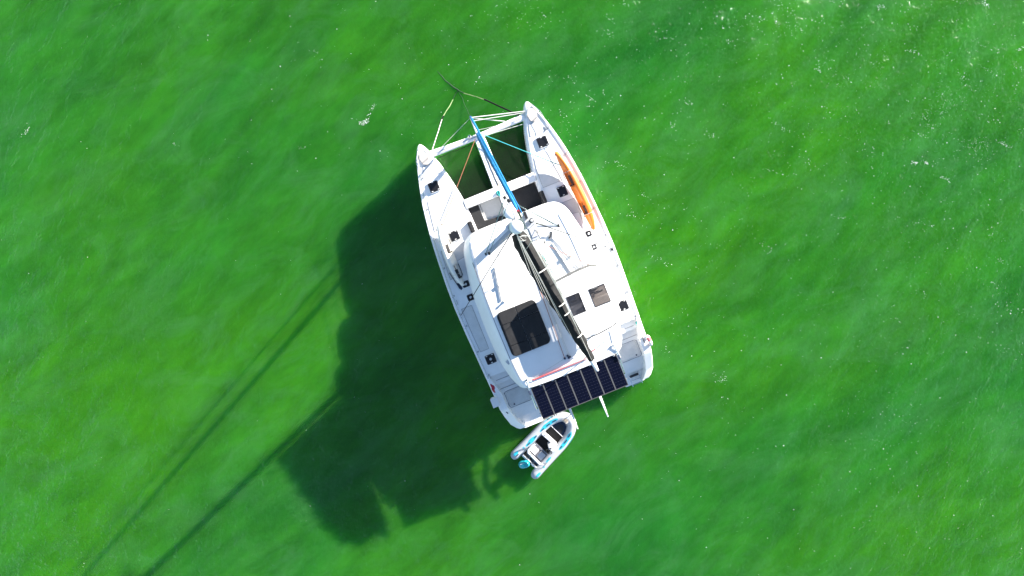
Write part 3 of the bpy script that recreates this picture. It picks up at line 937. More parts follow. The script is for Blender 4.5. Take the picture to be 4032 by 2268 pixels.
# furled headsails
def furled(name, a, b_, prof, m_, label):
    a, b_ = Vector(a), Vector(b_)
    n = 90
    d = (b_ - a).normalized()
    u = d.cross(Vector((1, 0, 0))).normalized()
    v = d.cross(u)
    rings = []
    for i in range(n + 1):
        t = i / n
        c = a.lerp(b_, t)
        r_ = interp([(1 - p, q) for p, q in prof], 1 - t)
        ring = []
        for k in range(16):
            an = 2 * math.pi * k / 16
            rr_ = r_ * (1 + 0.05 * math.sin(2 * an + t * 110) + 0.10 * noise.noise(Vector((t * 50, math.cos(an) * 2, math.sin(an) * 2))))
            p = c + (u * math.cos(an) + v * math.sin(an)) * rr_
            ring.append(tuple(p))
        rings.append(ring)
    return obj(name, MB().loft(rings), m_, cat, label=label)


x17, y17 = mast_xy(17.2)
g = furled('furled_genoa', (0.03, 6.74, 2.25), (x17 + 0.02, y17 + 0.30, 16.4), [(0, .075), (.03, .10), (.12, .115), (.3, .105), (.6, .08), (.85, .055), (.97, .035), (1, .012)], 'blue', 'bright blue furled genoa')
obj('furler_drum', MB().lathe([(0.05, -0.15), (0.09, -0.12), (0.09, -0.02), (0.05, 0.0), (0.05, 0.1)], (0.03, 6.78, 2.15), 16), 'vinyl', g)
obj('furler_head', MB().tube([(x17 + 0.02, y17 + 0.31, 16.35), (x17, y17 + 0.12, 17.3)], 0.022, 8), 'black', g)
obj('head_shackle', MB().obox((x17 + 0.02, y17 + 0.30, 16.42), (0.03, 0.03, 0.05)), 'red', g)
x18, y18 = mast_xy(18.4)
furled('furled_gennaker', (0.02, 7.52, 2.20), (x18 + 0.02, y18 + 0.16, 18.3), [(0, .03), (.03, .042), (.1, .045), (.4, .038), (.8, .022), (1, .010)], 'blue', 'thin blue furled gennaker on the bowsprit')
obj('furling_line', MB().tube(sag((0.28, 6.6, 2.15), (3.1, 3.86, 2.45), 0.03, 6), 0.016, 6), 'teal', cat)
obj('furling_line', MB().tube(sag((-0.16, 6.6, 2.1), (-2.85, 3.70, 2.1), 0.02, 6), 0.014, 6), 'rustrope', cat)

# ---- boom, lazy bag, lazy jacks
GA, GB = Vector((-0.06, 2.28, 4.20)), Vector((0.80, -3.42, 4.56))
boom = obj('boom', MB().tube([tuple(GA), tuple(GB)], 0.10, 14, flat=1.3), 'mast', cat)
dirb = (GB - GA).normalized()
obj('boom_end', MB().tube([tuple(GB - dirb * 0.05), tuple(GB + dirb * 0.12), tuple(GB + dirb * 0.48 + Vector((0, 0, -.05)))], [0.11, 0.10, 0.05], 10), 'white', boom)
rings = []
nb = 70
rt = Vector((dirb.y, -dirb.x, 0)).normalized() * -1   # to starboard
for i in range(nb + 1):
    t = i / nb
    c = GA.lerp(GB, 0.005 + t * 0.985)
    hh = 1.36 * (1 - 0.42 * t) * (1 - 0.45 * max(0, t - .86) / .14)
    ww = (0.31 + 0.09 * math.sin(min(1, t * 1.6) * math.pi) - 0.12 * t) * (0.80 + 0.2 * min(1, t / 0.06)) * (1 - 0.35 * max(0, t - .85) / .15)
    sec = [(-0.10, -0.08), (-0.72, 0.12), (-1.0, 0.30), (-0.98, 0.50), (-0.72, 0.70), (-0.34, 0.88), (0.0, 0.99), (0.22, 1.01), (0.42, 0.95), (0.74, 0.78), (0.96, 0.55), (1.0, 0.30), (0.72, 0.12), (0.10, -0.08)]
    ring = []
    for k, (sx, sz) in enumerate(sec):
        q = Vector((t * 16, sx * 1.6, sz * 2.2))
        wr = 0.045 * noise.noise(q) + 0.022 * noise.noise(q * 2.7)
        p = c + rt * (sx * ww + wr * (1 if sx > 0 else -1)) + Vector((0, 0, sz * hh + wr * 0.9))
        if 5 <= k <= 8:
            p.z += 0.012 * math.sin(t * 40) - 0.03 * math.exp(-((t * 9) % 1 - .5) ** 2 * 40)
        ring.append(tuple(p))
    rings.append(ring)
bag = obj('sail_bag', MB().loft(rings), 'bag', boom, sharp=60, label='dark grey canvas sail bag lying along the boom')


def bag_pt(t, sx, up):
    c = GA.lerp(GB, 0.005 + t * 0.985)
    hh = 1.36 * (1 - 0.42 * t)
    ww = 0.31 + 0.09 * math.sin(min(1, t * 1.6) * math.pi) - 0.12 * t
    return c + rt * (sx * ww) + Vector((0, 0, up * hh))


for t in (0.30, 0.56, 0.63, 0.80):
    mb = MB().tube([tuple(bag_pt(t, sx, up + 0.03)) for sx, up in ((-0.2, 1.0), (0.10, 1.0), (0.38, 0.94), (0.75, 0.80), (1.03, 0.56))], 0.022, 6)
    obj('sail_tie', mb, 'whiterope', bag)
for k, t in enumerate((0.22, 0.245, 0.27, 0.29, 0.315, 0.345)):
    # lettering on the starboard flank of the bag, seen nearly edge-on
    pts = []
    for q in range(11):
        a = 2 * math.pi * q / (10 if k in (0, 3, 5) else 16)
        pts.append(tuple(bag_pt(t + 0.010 * math.cos(a), 1.06, 0.42 + 0.17 * math.sin(a)) + rt * 0.02))
    obj('lettering', MB().tube(pts, 0.018, 5), 'tealprint', bag)
for i, (zt, ts) in enumerate(((12.2, (0.30, 0.52, 0.80)), (12.2, (0.44, 0.66)))):
    for t in ts:
        for s in (-1, 1):
            x, y = mast_xy(zt)
            b_ = bag_pt(t, s * 0.98, 0.6)
            obj('lazy_jack', MB().tube([(x + s * .12, y - .12, zt), tuple(b_)], 0.0075, 5), 'whiterope', boom)
x, y = mast_xy(20.2)
obj('topping_lift', MB().tube([(x, y - .28, 20.25), tuple(GB + Vector((0, 0, .15)))], 0.007, 5), 'whiterope', boom)
obj('topping_lift', MB().tube([(x - .03, y - .26, 20.25), tuple(GB + Vector((-.03, .5, .5)))], 0.006, 5), 'whiterope', boom)
obj('main_halyard', MB().tube([(x + .02, y - .22, 20.25), tuple(bag_pt(0.12, 0, 1.0))], 0.007, 5), 'whiterope', boom)
mb = MB()
for dx in (-0.05, 0.0, 0.05):
    mb.tube([tuple(GB + Vector((dx, .25, -.08))), (0.6 + dx, -3.55, RZ + 0.06)], 0.010, 6)
obj('mainsheet', mb, 'whiterope', boom)
# loose lines hanging off the gooseneck
for k in range(3):
    obj('coiled_halyard', MB().tube(wob([(0.02 + .05 * k + 0.14 * math.cos(a), 2.0 + .10 * math.sin(a), 5.70 + .03 * k) for a in [2 * math.pi * q / 14 for q in range(12)]], 0.05, k, 7), 0.010, 5), 'whiterope', boom)
obj('spinnaker_sheet', MB().tube(sag((0.15, 2.1, 5.0), (2.2, -0.02, 3.35), 0.35, 16), 0.010, 6), 'rustrope', cat)
obj('spinnaker_sheet', MB().tube(sag((2.2, -0.02, 3.35), (3.45, 0.02, 2.4), 0.12, 10), 0.009, 6), 'whiterope', cat)

# ================================================================== loose things aboard
# sun pad on the coachroof
pad = thing('sun_pad', 'large charcoal sun pad of joined cushions on the white coachroof', 'sun pad', (-1.2, -1.45, RZ))
cols = [(-2.06, -1.23), (-1.22, -0.37)]
rows = [(-1.02, -0.49), (-1.93, -1.03), (-2.40, -1.94)]
outl = rrect(-2.06, -0.37, -2.40, -0.49, 0.20, 7)


def clip_poly(poly, x0, x1, y0, y1):
    def half(P, f):
        out = []
        for a, b_ in zip(P, P[1:] + P[:1]):
            fa, fb = f(a), f(b_)
            if fa >= 0:
                out.append(a)
            if fa * fb < 0:
                t = fa / (fa - fb)
                out.append((a[0] + (b_[0] - a[0]) * t, a[1] + (b_[1] - a[1]) * t))
        return out
    for f in (lambda p: p[0] - x0, lambda p: x1 - p[0], lambda p: p[1] - y0, lambda p: y1 - p[1]):
        poly = half(poly, f)
    return poly


for (xa, xb) in cols:
    for (ya, yb) in rows:
        pl = clip_poly(outl, xa, xb, ya, yb)
        obj('cushion', MB().prism(pl, RZ - 0.04, RZ + 0.075), 'cushion', pad, bevel=0.018)
# forward cockpit cushions
single('bench_cushion', MB().prism([(-1.56, 2.99), (-0.15, 2.99), (-0.15, 3.17), (-1.08, 3.26), (-1.08, 4.0), (-1.56, 4.0)], 1.56, 1.70), 'cushion',
       'charcoal L-shaped seat cushion in the port side of the forward cockpit', 'cushion', (-1.0, 3.2, 1.56), 'forward cockpit cushions', bevel=0.03)
single('back_cushion', MB().prism(rrect(-1.80, -1.60, 2.96, 3.46, 0.05), 1.90, 2.12), 'cushion', 'small charcoal back cushion beside the L-shaped seat', 'cushion', (-1.7, 3.2, 1.9), 'forward cockpit cushions', bevel=0.05, seg=3)
single('lounge_cushion', MB().prism([(0.44, 2.99), (1.52, 2.99), (1.52, 3.99), (0.44, 3.99)], 1.52, 1.66), 'cushion', 'wide dark lounge cushion filling the starboard side of the forward cockpit', 'cushion', (1.0, 3.5, 1.52), 'forward cockpit cushions', bevel=0.03)
single('back_cushion', MB().prism(rrect(1.50, 1.70, 2.97, 3.52, 0.05), 1.92, 2.14), 'cushion', 'dark back cushion on deck edge beside the shaded lounge cushion', 'cushion', (1.6, 3.2, 1.92), 'forward cockpit cushions', bevel=0.05, seg=3)


# kayaks lashed on their sides
def kayak(name, label, a, b_, nrm, col, wid, dep, wells, padm, zc):
    a, b_ = Vector(a), Vector(b_)
    c0 = (a + b_) / 2
    t = thing(name, label, 'kayak', (c0.x, c0.y, 1.9))
    ax = (a - b_).normalized()
    n_ = Vector(nrm)
    n_ = (n_ - ax * n_.dot(ax)).normalized()
    w_ = ax.cross(n_)
    rings = []
    N_ = 60
    for i in range(N_ + 1):
        u = i / N_
        e = abs(2 * u - 1)
        f = max(0.02, (1 - e ** 2.6)) ** 0.75
        c = b_.lerp(a, u) + n_ * (0.10 * e ** 3)
        dip = 0
        for (u0, u1, dd) in wells:
            if u0 < u < u1:
                dip = max(dip, dd * min(1, (u - u0) / 0.015, (u1 - u) / 0.015))
        ring = []
        for k in range(28):
            an = 2 * math.pi * k / 28
            cw_, sn = math.cos(an), math.sin(an)
            xx = wid / 2 * f * math.copysign(abs(cw_) ** 0.75, cw_)
            yy = dep * (0.42 if sn > 0 else 0.58) * (0.35 + 0.65 * f) * math.copysign(abs(sn) ** 0.8, sn)
            if sn > 0.55 and abs(cw_) < 0.72:
                yy -= dip
            ring.append(tuple(c + w_ * xx + n_ * yy))
        rings.append(ring)
    obj('hull', MB().loft(rings), col, t, sharp=40)
    for (u0, u1, dd) in wells:
        c = b_.lerp(a, (u0 + u1) / 2) + n_ * (dep * 0.40 - dd + 0.03)
        ln = (b_ - a).length * (u1 - u0)
        m_ = Matrix((( w_.x, ax.x, n_.x, c.x), (w_.y, ax.y, n_.y, c.y), (w_.z, ax.z, n_.z, c.z), (0, 0, 0, 1)))
        mb = MB()
        for hx, hy, hz, oy, oz in ((wid * .20, ln * .26, .015, -ln * .1, 0), (wid * .24, .03, .06, -ln * .42, .03)):
            vs = [m_ @ Vector((sx * hx, sy * hy + oy, sz * hz + oz)) for sz in (-1, 1) for sx, sy in ((-1, -1), (1, -1), (1, 1), (-1, 1))]
            mb.add(vs, [(3, 2, 1, 0), (4, 5, 6, 7), (0, 1, 5, 4), (1, 2, 6, 5), (2, 3, 7, 6), (3, 0, 4, 7)])
        obj('seat', mb, padm, t, bevel=0.015)
        for sx in (-1, 1):
            p0 = m_ @ Vector((sx * wid * .33, ln * .45, dd - .02))
            p1 = m_ @ Vector((sx * wid * .33, -ln * .4, dd - .02))
            obj('side_strap', MB().tube([tuple(p0), tuple((p0 + p1) / 2 + n_ * 0.02), tuple(p1)], 0.013, 6), 'black', t)
    for u in (0.03, 0.97):
        c = b_.lerp(a, u) + n_ * (dep * .22 + .07)
        obj('carry_handle', MB().obox(tuple(c), (0.05, 0.03, 0.02)), 'black', t, bevel=0.008)
    for u in (0.2, 0.74):
        c = b_.lerp(a, u)
        rr_ = wid * .42
        obj('lashing', MB().tube([tuple(c + w_ * rr_ * 1.08 * math.cos(q) + n_ * dep * .66 * math.sin(q)) for q in [math.pi * 2 * k / 20 for k in range(21)]], 0.010, 5), 'whiterope', t)
    return t


kayak('kayak', 'bright orange sit-on-top kayak lashed on its side along the starboard rail', (2.86, 4.80, 2.46), (3.16, 1.17, 2.22), (-0.955, 0, 0.295), 'orange', 0.66, 0.32,
      [(0.20, 0.36, 0.12), (0.56, 0.76, 0.13)], 'maroon', 2.25)
kayak('kayak', 'ivory white kayak lashed on its side along the port rail', (-2.98, 3.86, 2.28), (-3.02, 1.02, 2.18), (0.93, 0, 0.36), 'kayakwhite', 0.66, 0.30,
      [(0.12, 0.34, 0.10), (0.52, 0.74, 0.10)], 'black', 2.2)


# rope coil by the catwalk
def coil(label, c, r, m_, n=5, group=None):
    pts = []
    for i in range(n * 14):
        a = 2 * math.pi * i / 14
        rr_ = r * (0.6 + 0.4 * noise.noise(Vector((i * .3, c[0], c[1]))) + 0.2 * math.sin(i * .7))
        pts.append((c[0] + rr_ * math.cos(a) * .8, c[1] + rr_ * math.sin(a) * 1.2, c[2] + 0.02 + 0.08 * i / (n * 14)))
    return single('rope_coil', MB().tube(pts, 0.014, 5), m_, label, 'rope', c, group)


coil('teal rope coil on the white deck at the end of the catwalk', (-0.09, 4.10, 1.96), 0.12, 'teal', 6)
coil('teal rope hank on the starboard rail near the stern', (3.36, -3.28, 1.75), 0.09, 'teal', 5)
# red flag furled on the port rail
mb = MB().tube(wob([(-3.40 + .02 * math.sin(k), -3.28 - .06 * k, 2.15 - .01 * k) for k in range(8)], 0.07, 3, 5), [0.02, .05, .075, .06, .08, .06, .04, .015], 8)
single('flag', mb, 'red', 'small crumpled red flag on the port rail near the stern', 'flag', (-3.4, -3.4, 1.9))
# outboard bracket board, port quarter
fd = thing('rail_box', 'pale plastic box hung outside the port quarter rail', 'box', (-3.55, -4.12, 1.5))
obj('body', MB().obox((-3.56, -4.14, 1.72), (0.15, 0.19, 0.17)), 'white', fd, bevel=0.03)
obj('lid', MB().obox((-3.56, -4.14, 1.90), (0.16, 0.20, 0.015)), 'vinyl', fd, bevel=0.008)
# lifebuoy on the starboard quarter
lb = thing('lifebuoy', 'white lifebuoy with red bands hanging on the starboard quarter', 'lifebuoy', (3.53, -4.15, 1.7))
pts = [(3.55, -4.15 + 0.17 * math.cos(a), 1.80 + 0.17 * math.sin(a)) for a in [2 * math.pi * k / 24 for k in range(25)]]
obj('ring', MB().tube(pts, 0.085, 10, caps=False), 'vinyl', lb)
for k0 in (3, 12, 20):
    obj('red_band', MB().tube(pts[k0:k0 + 4], 0.088, 10), 'red', lb)
# paddle/boathook on starboard coaming
single('boat_hook', MB().tube([(3.33, -3.9, 1.84), (3.36, -4.72, 1.62)], [0.02, 0.014], 8), 'black', 'black boat hook lying along the starboard stern coaming', 'boat hook', (3.35, -4.3, 1.7), 'boat hooks')
single('boat_hook', MB().tube([(-3.42, -4.42, 1.70), (-3.26, -4.86, 1.58)], [0.026, 0.02], 8), 'navy', 'dark blue boat hook on the port stern coaming', 'boat hook', (-3.3, -4.6, 1.6), 'boat hooks')
# paddle tucked under the ivory kayak
pdl = thing('paddle', 'dark kayak paddle lying on deck behind the ivory kayak', 'paddle', (-3.16, 1.1, 1.9))
obj('shaft', MB().tube([(-3.30, 1.75, 2.0), (-3.14, 0.95, 1.98)], 0.017, 6), 'black', pdl)
obj('blade', MB().prism([(-3.20, 1.22), (-3.09, 1.18), (-3.02, 0.92), (-3.10, 0.86), (-3.17, 0.98)], 1.96, 1.985), 'navy', pdl, bevel=0.006)

# ================================================================== mooring lines
def water_tube(path, r_, n=6):
    return MB().tube([(p[0], p[1], p[2] if p[2] > 0.3 else p[2] + wave(p[0], p[1])) for p in path], r_, n)


def dense(pts, n=8):
    out = []
    for a, b_ in zip(pts, pts[1:]):
        for k in range(n):
            out.append(tuple(Vector(a).lerp(Vector(b_), k / n)))
    return out + [pts[-1]]


J = (-2.02, 6.56, 0.02)
bl = thing('mooring_bridle', 'pale and black mooring bridle running from both bows to the mooring rope', 'rope', J, None, IDM)
pS = BOAT @ Vector((1.95, 6.88, 1.95))
pP = BOAT @ Vector((-2.05, 6.86, 1.90))
mS = (-0.80, 6.07, 0.55)
obj('starboard_leg', MB().tube(wob(dense([tuple(pS), mS], 10), 0.012, 4), 0.036, 8), 'blackrope', bl)
obj('starboard_tail', water_tube(wob(dense([mS, (-1.75, 6.44, 0.04)], 10), 0.03, 5), 0.020, 6), 'slimy', bl)
obj('tail', water_tube(wob(dense([(-1.73, 6.43, 0.04), J], 5), 0.02, 6), 0.020, 6), 'weed', bl)
mP = (-2.66, 5.15, 0.9)
obj('port_leg', MB().tube(wob(dense([tuple(pP), mP], 8), 0.012, 7), 0.017, 6), 'whiterope', bl)
obj('port_sleeve', MB().tube(wob(dense([(-2.76, 4.92, 1.02), mP, (-2.60, 5.28, 0.82)], 4), 0.012, 7), 0.026, 6), 'blackrope', bl)
obj('port_tail', water_tube(wob(dense([mP, (-2.42, 5.72, 0.45), (-2.26, 6.14, 0.05)], 6), 0.03, 8), 0.021, 6), 'slimy', bl)
obj('port_tail_end', water_tube(wob(dense([(-2.26, 6.14, 0.03), (-2.16, 6.4, 0.0), J], 5), 0.03, 9), 0.012, 6), 'weed', bl)
mr = wob(dense([J, (-2.3, 6.80, 0.012), (-2.6, 7.06, 0.006), (-2.86, 7.33, -0.004), (-3.05, 7.55, -0.02)], 8), 0.05, 11, 2.5)
single('mooring_rope', MB().tube([(p[0], p[1], p[2] + wave(p[0], p[1])) for p in mr], [0.034 - 0.02 * k / (len(mr) - 1) for k in range(len(mr))], 6),
       'weed', 'weed-covered dark mooring rope sinking away ahead of the catamaran', 'rope', (-2.5, 6.9, 0), None, IDM)
pT = BOAT @ Vector((0.0, 7.55, 1.98))
single('anchor_rope', MB().tube(wob(dense([tuple(pT), (-1.66, 5.75, 0.9), (-1.82, 6.2, 0.25), (-1.98, 6.52, 0.03)], 6), 0.03, 13), 0.009, 6), 'weed', 'thin dark green rope hanging from the bowsprit tip into the water', 'rope', (-1.8, 6.0, 0.3), None, IDM)

# ================================================================== the dinghy
dg = thing('dinghy', 'small pale grey inflatable dinghy with turquoise prints tied behind the catamaran', 'dinghy', (0, 0, 0), None, DING)
path = [(-0.63, -0.12), (-0.63, 0.05), (-0.615, 0.5), (-0.605, 1.0), (-0.60, 1.5), (-0.585, 1.95), (-0.52, 2.35), (-0.42, 2.62), (-0.27, 2.83), (-0.10, 2.93), (0, 2.945)]
path = path + [(-x, y) for x, y in path[-2::-1]]


def tz(y):
    return 0.30 + 0.10 * max(0, (y - 1.8) / 1.2) ** 2


P3 = [Vector((x, y, tz(y))) for x, y in path]
# resample smoothly
S3 = []
for i in range(len(P3) - 1):
    p0, p1, p2, p3 = P3[max(0, i - 1)], P3[i], P3[i + 1], P3[min(len(P3) - 1, i + 2)]
    for k in range(6):
        u = k / 6
        S3.append(0.5 * ((2 * p1) + (p2 - p0) * u + (2 * p0 - 5 * p1 + 4 * p2 - p3) * u * u + (3 * p1 - p0 - 3 * p2 + p3) * u ** 3))
S3.append(P3[-1])
nS = len(S3)
RT = 0.205
rr = []
for i in range(nS):
    e = min(i, nS - 1 - i)
    rr.append(RT * (0.25 + 0.75 * min(1, (e / 7) ** 0.6)) if e < 7 else RT)
tube = obj('tube', MB().tube([tuple(p) for p in S3], rr, 20), 'hypalon', dg)


def tube_patch(i0, i1, a0, a1, off, wavy=0.0, n=14, seed=0):
    """a thin skin lying on the tube between two stations and two angles (0 = outboard, 90 = top)"""
    def fn(u, v):
        t = i0 + (i1 - i0) * u
        k = int(min(max(t, 0), nS - 2))
        p = S3[k].lerp(S3[k + 1], t - k)
        d = (S3[min(nS - 1, k + 1)] - S3[max(0, k - 1)]).normalized()
        out = Vector((-d.y, d.x, 0)).normalized()
        mid, hw = (a0 + a1) / 2, (a1 - a0) / 2
        wv = 1 - wavy * (0.5 + 0.5 * noise.noise(Vector((u * 5 + seed, seed, 0.3)))) - wavy * abs(2 * u - 1) ** 2
        an = R(mid + hw * (2 * v - 1) * max(0.05, wv))
        rad = (rr[k] + (rr[k + 1] - rr[k]) * (t - k)) + off
        return tuple(p + (out * math.cos(an) + Vector((0, 0, 1)) * math.sin(an)) * rad)
    return MB().grid(fn, n, 5)


# index helper: station number whose y is nearest on the given side
def st(y, side):
    rng = range(nS // 2) if side < 0 else range(nS - 1, nS // 2, -1)
    return min(rng, key=lambda i: abs(S3[i].y - y))


for side in (-1, 1):
    for (ya, yb, a0, a1, sd) in ((1.65, 2.62, 60, 125, 1), (0.72, 1.42, 60, 130, 2), (0.05, 0.36, 45, 95, 3), (0.55, 0.68, 70, 100, 4), (2.0, 2.5, 25, 45, 5)):
        if side > 0 and sd in (2,):
            ya, yb, a0, a1 = 0.85, 1.15, 90, 120
        i0, i1 = st(ya, side), st(yb, side)
        if abs(i1 - i0) < 1:
            i1 += 1
        obj('turquoise_print', tube_patch(i0, i1, a0, a1, 0.004, 0.5, 16, sd + side), 'cyan', tube)
    for ya, yb in ((2.36, 2.55), (2.02, 2.20), (1.70, 1.86), (1.22, 1.38), (0.80, 0.98), (0.10, 0.27)):
        if side > 0 and ya < 1.6:
            continue
        i0, i1 = st(ya, side), st(yb, side)
        if i0 == i1:
            i1 += 1 if side < 0 else -1
        obj('grab_handle', tube_patch(i0, i1, 88, 104, 0.014, 0.15, 8), 'navy', tube)
    # outer rubbing strake
    obj('rubbing_strake', tube_patch(4, nS // 2, -8, 12, 0.018, 0, 50) if side < 0 else tube_patch(nS // 2, nS - 5, -8, 12, 0.018, 0, 50), 'hypalon', tube)
for k, y in enumerate((2.24, 2.32, 2.40, 2.46, 2.52, 2.60)):
    i0 = st(y, -1)
    obj('registration_mark', tube_patch(i0, i0 + 0.7, 22 + 3 * (k % 2), 48, 0.005, 0.2, 4, k), 'black', tube)
# rigid hull under the tubes
hp = [(-0.50, 0.30), (0.50, 0.30), (0.50, 1.9), (0.40, 2.45), (0.18, 2.80), (-0.18, 2.80), (-0.40, 2.45), (-0.50, 1.9)]
obj('hull_shell', MB().prism(hp, -0.10, 0.16), 'white', dg)
obj('floor', MB().prism([(-0.43, 0.34), (0.43, 0.34), (0.43, 1.9), (0.36, 2.3), (-0.36, 2.3), (-0.43, 1.9)], 0.15, 0.20), 'sole', dg)
bp = obj('bow_locker', MB().prism([(-0.38, 2.16), (0.30, 2.16), (0.28, 2.40), (0.16, 2.60), (0.0, 2.68), (-0.14, 2.66), (-0.29, 2.52)], 0.2, 0.36), 'navy', dg, bevel=0.025)
obj('locker_rim', MB().tube([(-0.40, 2.16, 0.38), (-0.31, 2.53, 0.38), (-0.15, 2.68, 0.38), (0.0, 2.70, 0.38), (0.18, 2.61, 0.38), (0.30, 2.40, 0.38), (0.32, 2.16, 0.38), (-0.40, 2.16, 0.38)], 0.016, 6), 'vinylgrey', bp)
obj('locker_inlay', MB().prism([(-0.28, 2.22), (0.20, 2.22), (0.16, 2.44), (0.0, 2.56), (-0.16, 2.5)], 0.355, 0.372), 'hframe', bp)
ab = obj('bow_step', MB().prism(rrect(-0.26, 0.03, 2.70, 2.94, 0.04), 0.50, 0.58), 'tan', dg, bevel=0.02)
obj('step_pad', MB().prism(rrect(-0.20, -0.03, 2.75, 2.90, 0.03), 0.58, 0.595), 'beige', ab)
obj('bow_roller', MB().lathe([(0.04, 0), (0.05, 0.05), (0.03, 0.1)], (-0.42, 2.50, 0.42), 12), 'navy', dg)
obj('bench', MB().prism([(-0.48, 1.60), (0.36, 1.64), (0.36, 1.78), (-0.48, 1.76)], 0.2, 0.56), 'vinyl', dg, bevel=0.03)
cn = obj('console', MB().prism([(0.04, 1.46), (0.08, 1.62), (0.36, 1.68), (0.44, 1.56), (0.36, 1.42), (0.16, 1.40)], 0.2, 0.86, 0.08), 'vinyl', dg, bevel=0.03)
obj('gauge', MB().obox((0.18, 1.50, 0.865), (0.05, 0.02, 0.008), 0.2), 'black', cn)
ring = [(0.24 + 0.14 * math.cos(a), 1.33 + 0.10 * math.sin(a), 0.80 + 0.09 * math.sin(a)) for a in [2 * math.pi * k / 20 for k in range(21)]]
mb = MB().tube(ring, 0.014, 6, caps=False)
for k in range(3):
    a = k * 2.094 + .5
    mb.tube([(0.24, 1.33, 0.80), (0.24 + .14 * math.cos(a), 1.33 + .1 * math.sin(a), .80 + .09 * math.sin(a))], 0.010, 5)
obj('steering_wheel', mb, 'black', dg)
se = obj('seat_box', MB().prism([(-0.44, 0.66), (0.44, 0.66), (0.36, 1.14), (-0.42, 1.14)], 0.2, 0.52), 'dash', dg, bevel=0.02)
obj('seat_cushion', MB().prism(rrect(-0.37, -0.06, 0.74, 1.04, 0.04), 0.52, 0.60), 'vinyl', se, bevel=0.02)
obj('seat_cushion', MB().prism(rrect(0.03, 0.31, 0.76, 1.07, 0.04), 0.52, 0.60), 'vinylgrey', se, bevel=0.02)
obj('seat_back', MB().tube([(-0.42, 1.12, 0.60), (-0.44, 0.72, 0.64), (-0.38, 0.64, 0.66), (0.36, 0.62, 0.66), (0.46, 0.70, 0.64)], 0.055, 10), 'vinyl', se)
obj('grab_rail', MB().tube([(-0.42, 1.14, 0.56), (0.34, 1.15, 0.56)], 0.014, 6), 'steel', se)
obj('transom', MB().box(-0.43, 0.43, 0.30, 0.37, 0.0, 0.52), 'white', dg, bevel=0.015)
obj('fuel_tank', MB().obox((-0.22, 0.49, 0.30), (0.14, 0.10, 0.10)), 'black', dg, bevel=0.03)
obj('stowed_gear', MB().obox((0.20, 0.50, 0.28), (0.16, 0.09, 0.08), 0.2), 'navy', dg, bevel=0.03)
obj('transom_brace', MB().tube([(-0.16, 0.36, 0.52), (-0.10, 0.60, 0.5)], 0.012, 6).tube([(0.14, 0.36, 0.52), (0.18, 0.6, 0.5)], 0.012, 6), 'steel', dg)
obj('kill_cord', MB().tube([(0.44, 1.1, 0.62), (0.58, 0.9, 0.54), (0.60, 0.55, 0.52), (0.40, 0.35, 0.55), (0.2, 0.3, 0.6)], 0.008, 5), 'black', dg)
# outboard motor, steered hard over
om = obj('outboard_motor', MB().tube([(-0.08, 0.20, 0.45), (-0.14, 0.12, -0.35)], [0.09, 0.06], 10), 'black', dg)
rings = []
oc, oa = Vector((-0.12, 0.13, 0.0)), R(-32)
for z, k, sh_ in ((0.40, 0.75, 0), (0.47, 0.96, 0), (0.58, 1.0, 0), (0.68, 0.96, .01), (0.75, 0.82, .02), (0.79, 0.55, .03), (0.805, 0.2, .03)):
    rg = []
    for q in range(24):
        a = 2 * math.pi * q / 24
        ex, ey = 0.165 * k * math.copysign(abs(math.cos(a)) ** .8, math.cos(a)), (0.27 if math.sin(a) < 0 else 0.24) * k * math.copysign(abs(math.sin(a)) ** .8, math.sin(a)) + sh_
        rg.append((oc.x + ex * math.cos(oa) - ey * math.sin(oa), oc.y + ex * math.sin(oa) + ey * math.cos(oa), z))
    rings.append(rg)
cl = obj('cowling', MB().loft(rings), 'cowl', om)
obj('cowl_swoosh', MB().tube([(oc.x + ex * math.cos(oa) - ey * math.sin(oa), oc.y + ex * math.sin(oa) + ey * math.cos(oa), zz) for ex, ey, zz in ((-0.08, -.16, .765), (-.09, 0, .772), (-.03, .12, .778), (.05, .13, .772))], 0.016, 6), 'white', cl)
obj('tiller_bracket', MB().obox((0.02, 0.30, 0.50), (0.08, 0.05, 0.06), 0.3), 'black', om, bevel=0.02)
# painter
pa = DING @ Vector((-0.08, 2.95, 0.5))
pb = BOAT @ Vector((-0.7, -6.2, 2.36))
single('painter_rope', MB().tube(sag(tuple(pa), tuple(pb), 0.1, 8), 0.012, 6), 'whiterope', 'white rope tying the dinghy bow to the davit', 'rope', tuple(pa), None, IDM)

# ================================================================== foam and painted sun glints
def foam_glint_patch(mb, rnd, cx, cy, sx, sy, rot, n, rmin, rmax, curve=0.0):
    for _ in range(n):
        u, v = rnd.gauss(0, 0.5), rnd.gauss(0, 0.5)
        lx, ly = u * sx, v * sy + curve * (u * u - 0.25) * sx
        x = cx + lx * math.cos(rot) - ly * math.sin(rot)
        y = cy + lx * math.sin(rot) + ly * math.cos(rot)
        fleck(mb, rnd, x, y, rnd.uniform(rmin, rmax))


def fleck(mb, rnd, x, y, r_):
    k = rnd.choice((4, 5, 6))
    a0 = rnd.uniform(0, 6.28)
    el = rnd.uniform(0.5, 1.0)
    ca, sa = math.cos(a0), math.sin(a0)
    z = wave(x, y) + 0.012
    ring = []
    for q in range(k):
        a = 2 * math.pi * q / k
        rr_ = r_ * rnd.uniform(0.6, 1.15)
        ex, ey = rr_ * math.cos(a), rr_ * el * math.sin(a)
        ring.append((x + ex * ca - ey * sa, y + ex * sa + ey * ca, z))
    o = len(mb.v)
    mb.v += ring + [(x, y, z + r_ * 0.5)]
    mb.f += [(o + q, o + (q + 1) % k, o + k) for q in range(k)]


def PX(px_, py_):
    return ((px_ - 1978) * 31.1 / 2688, -(py_ - 925) * 31.1 / 2688)


rf = random.Random(11)
fm = MB()
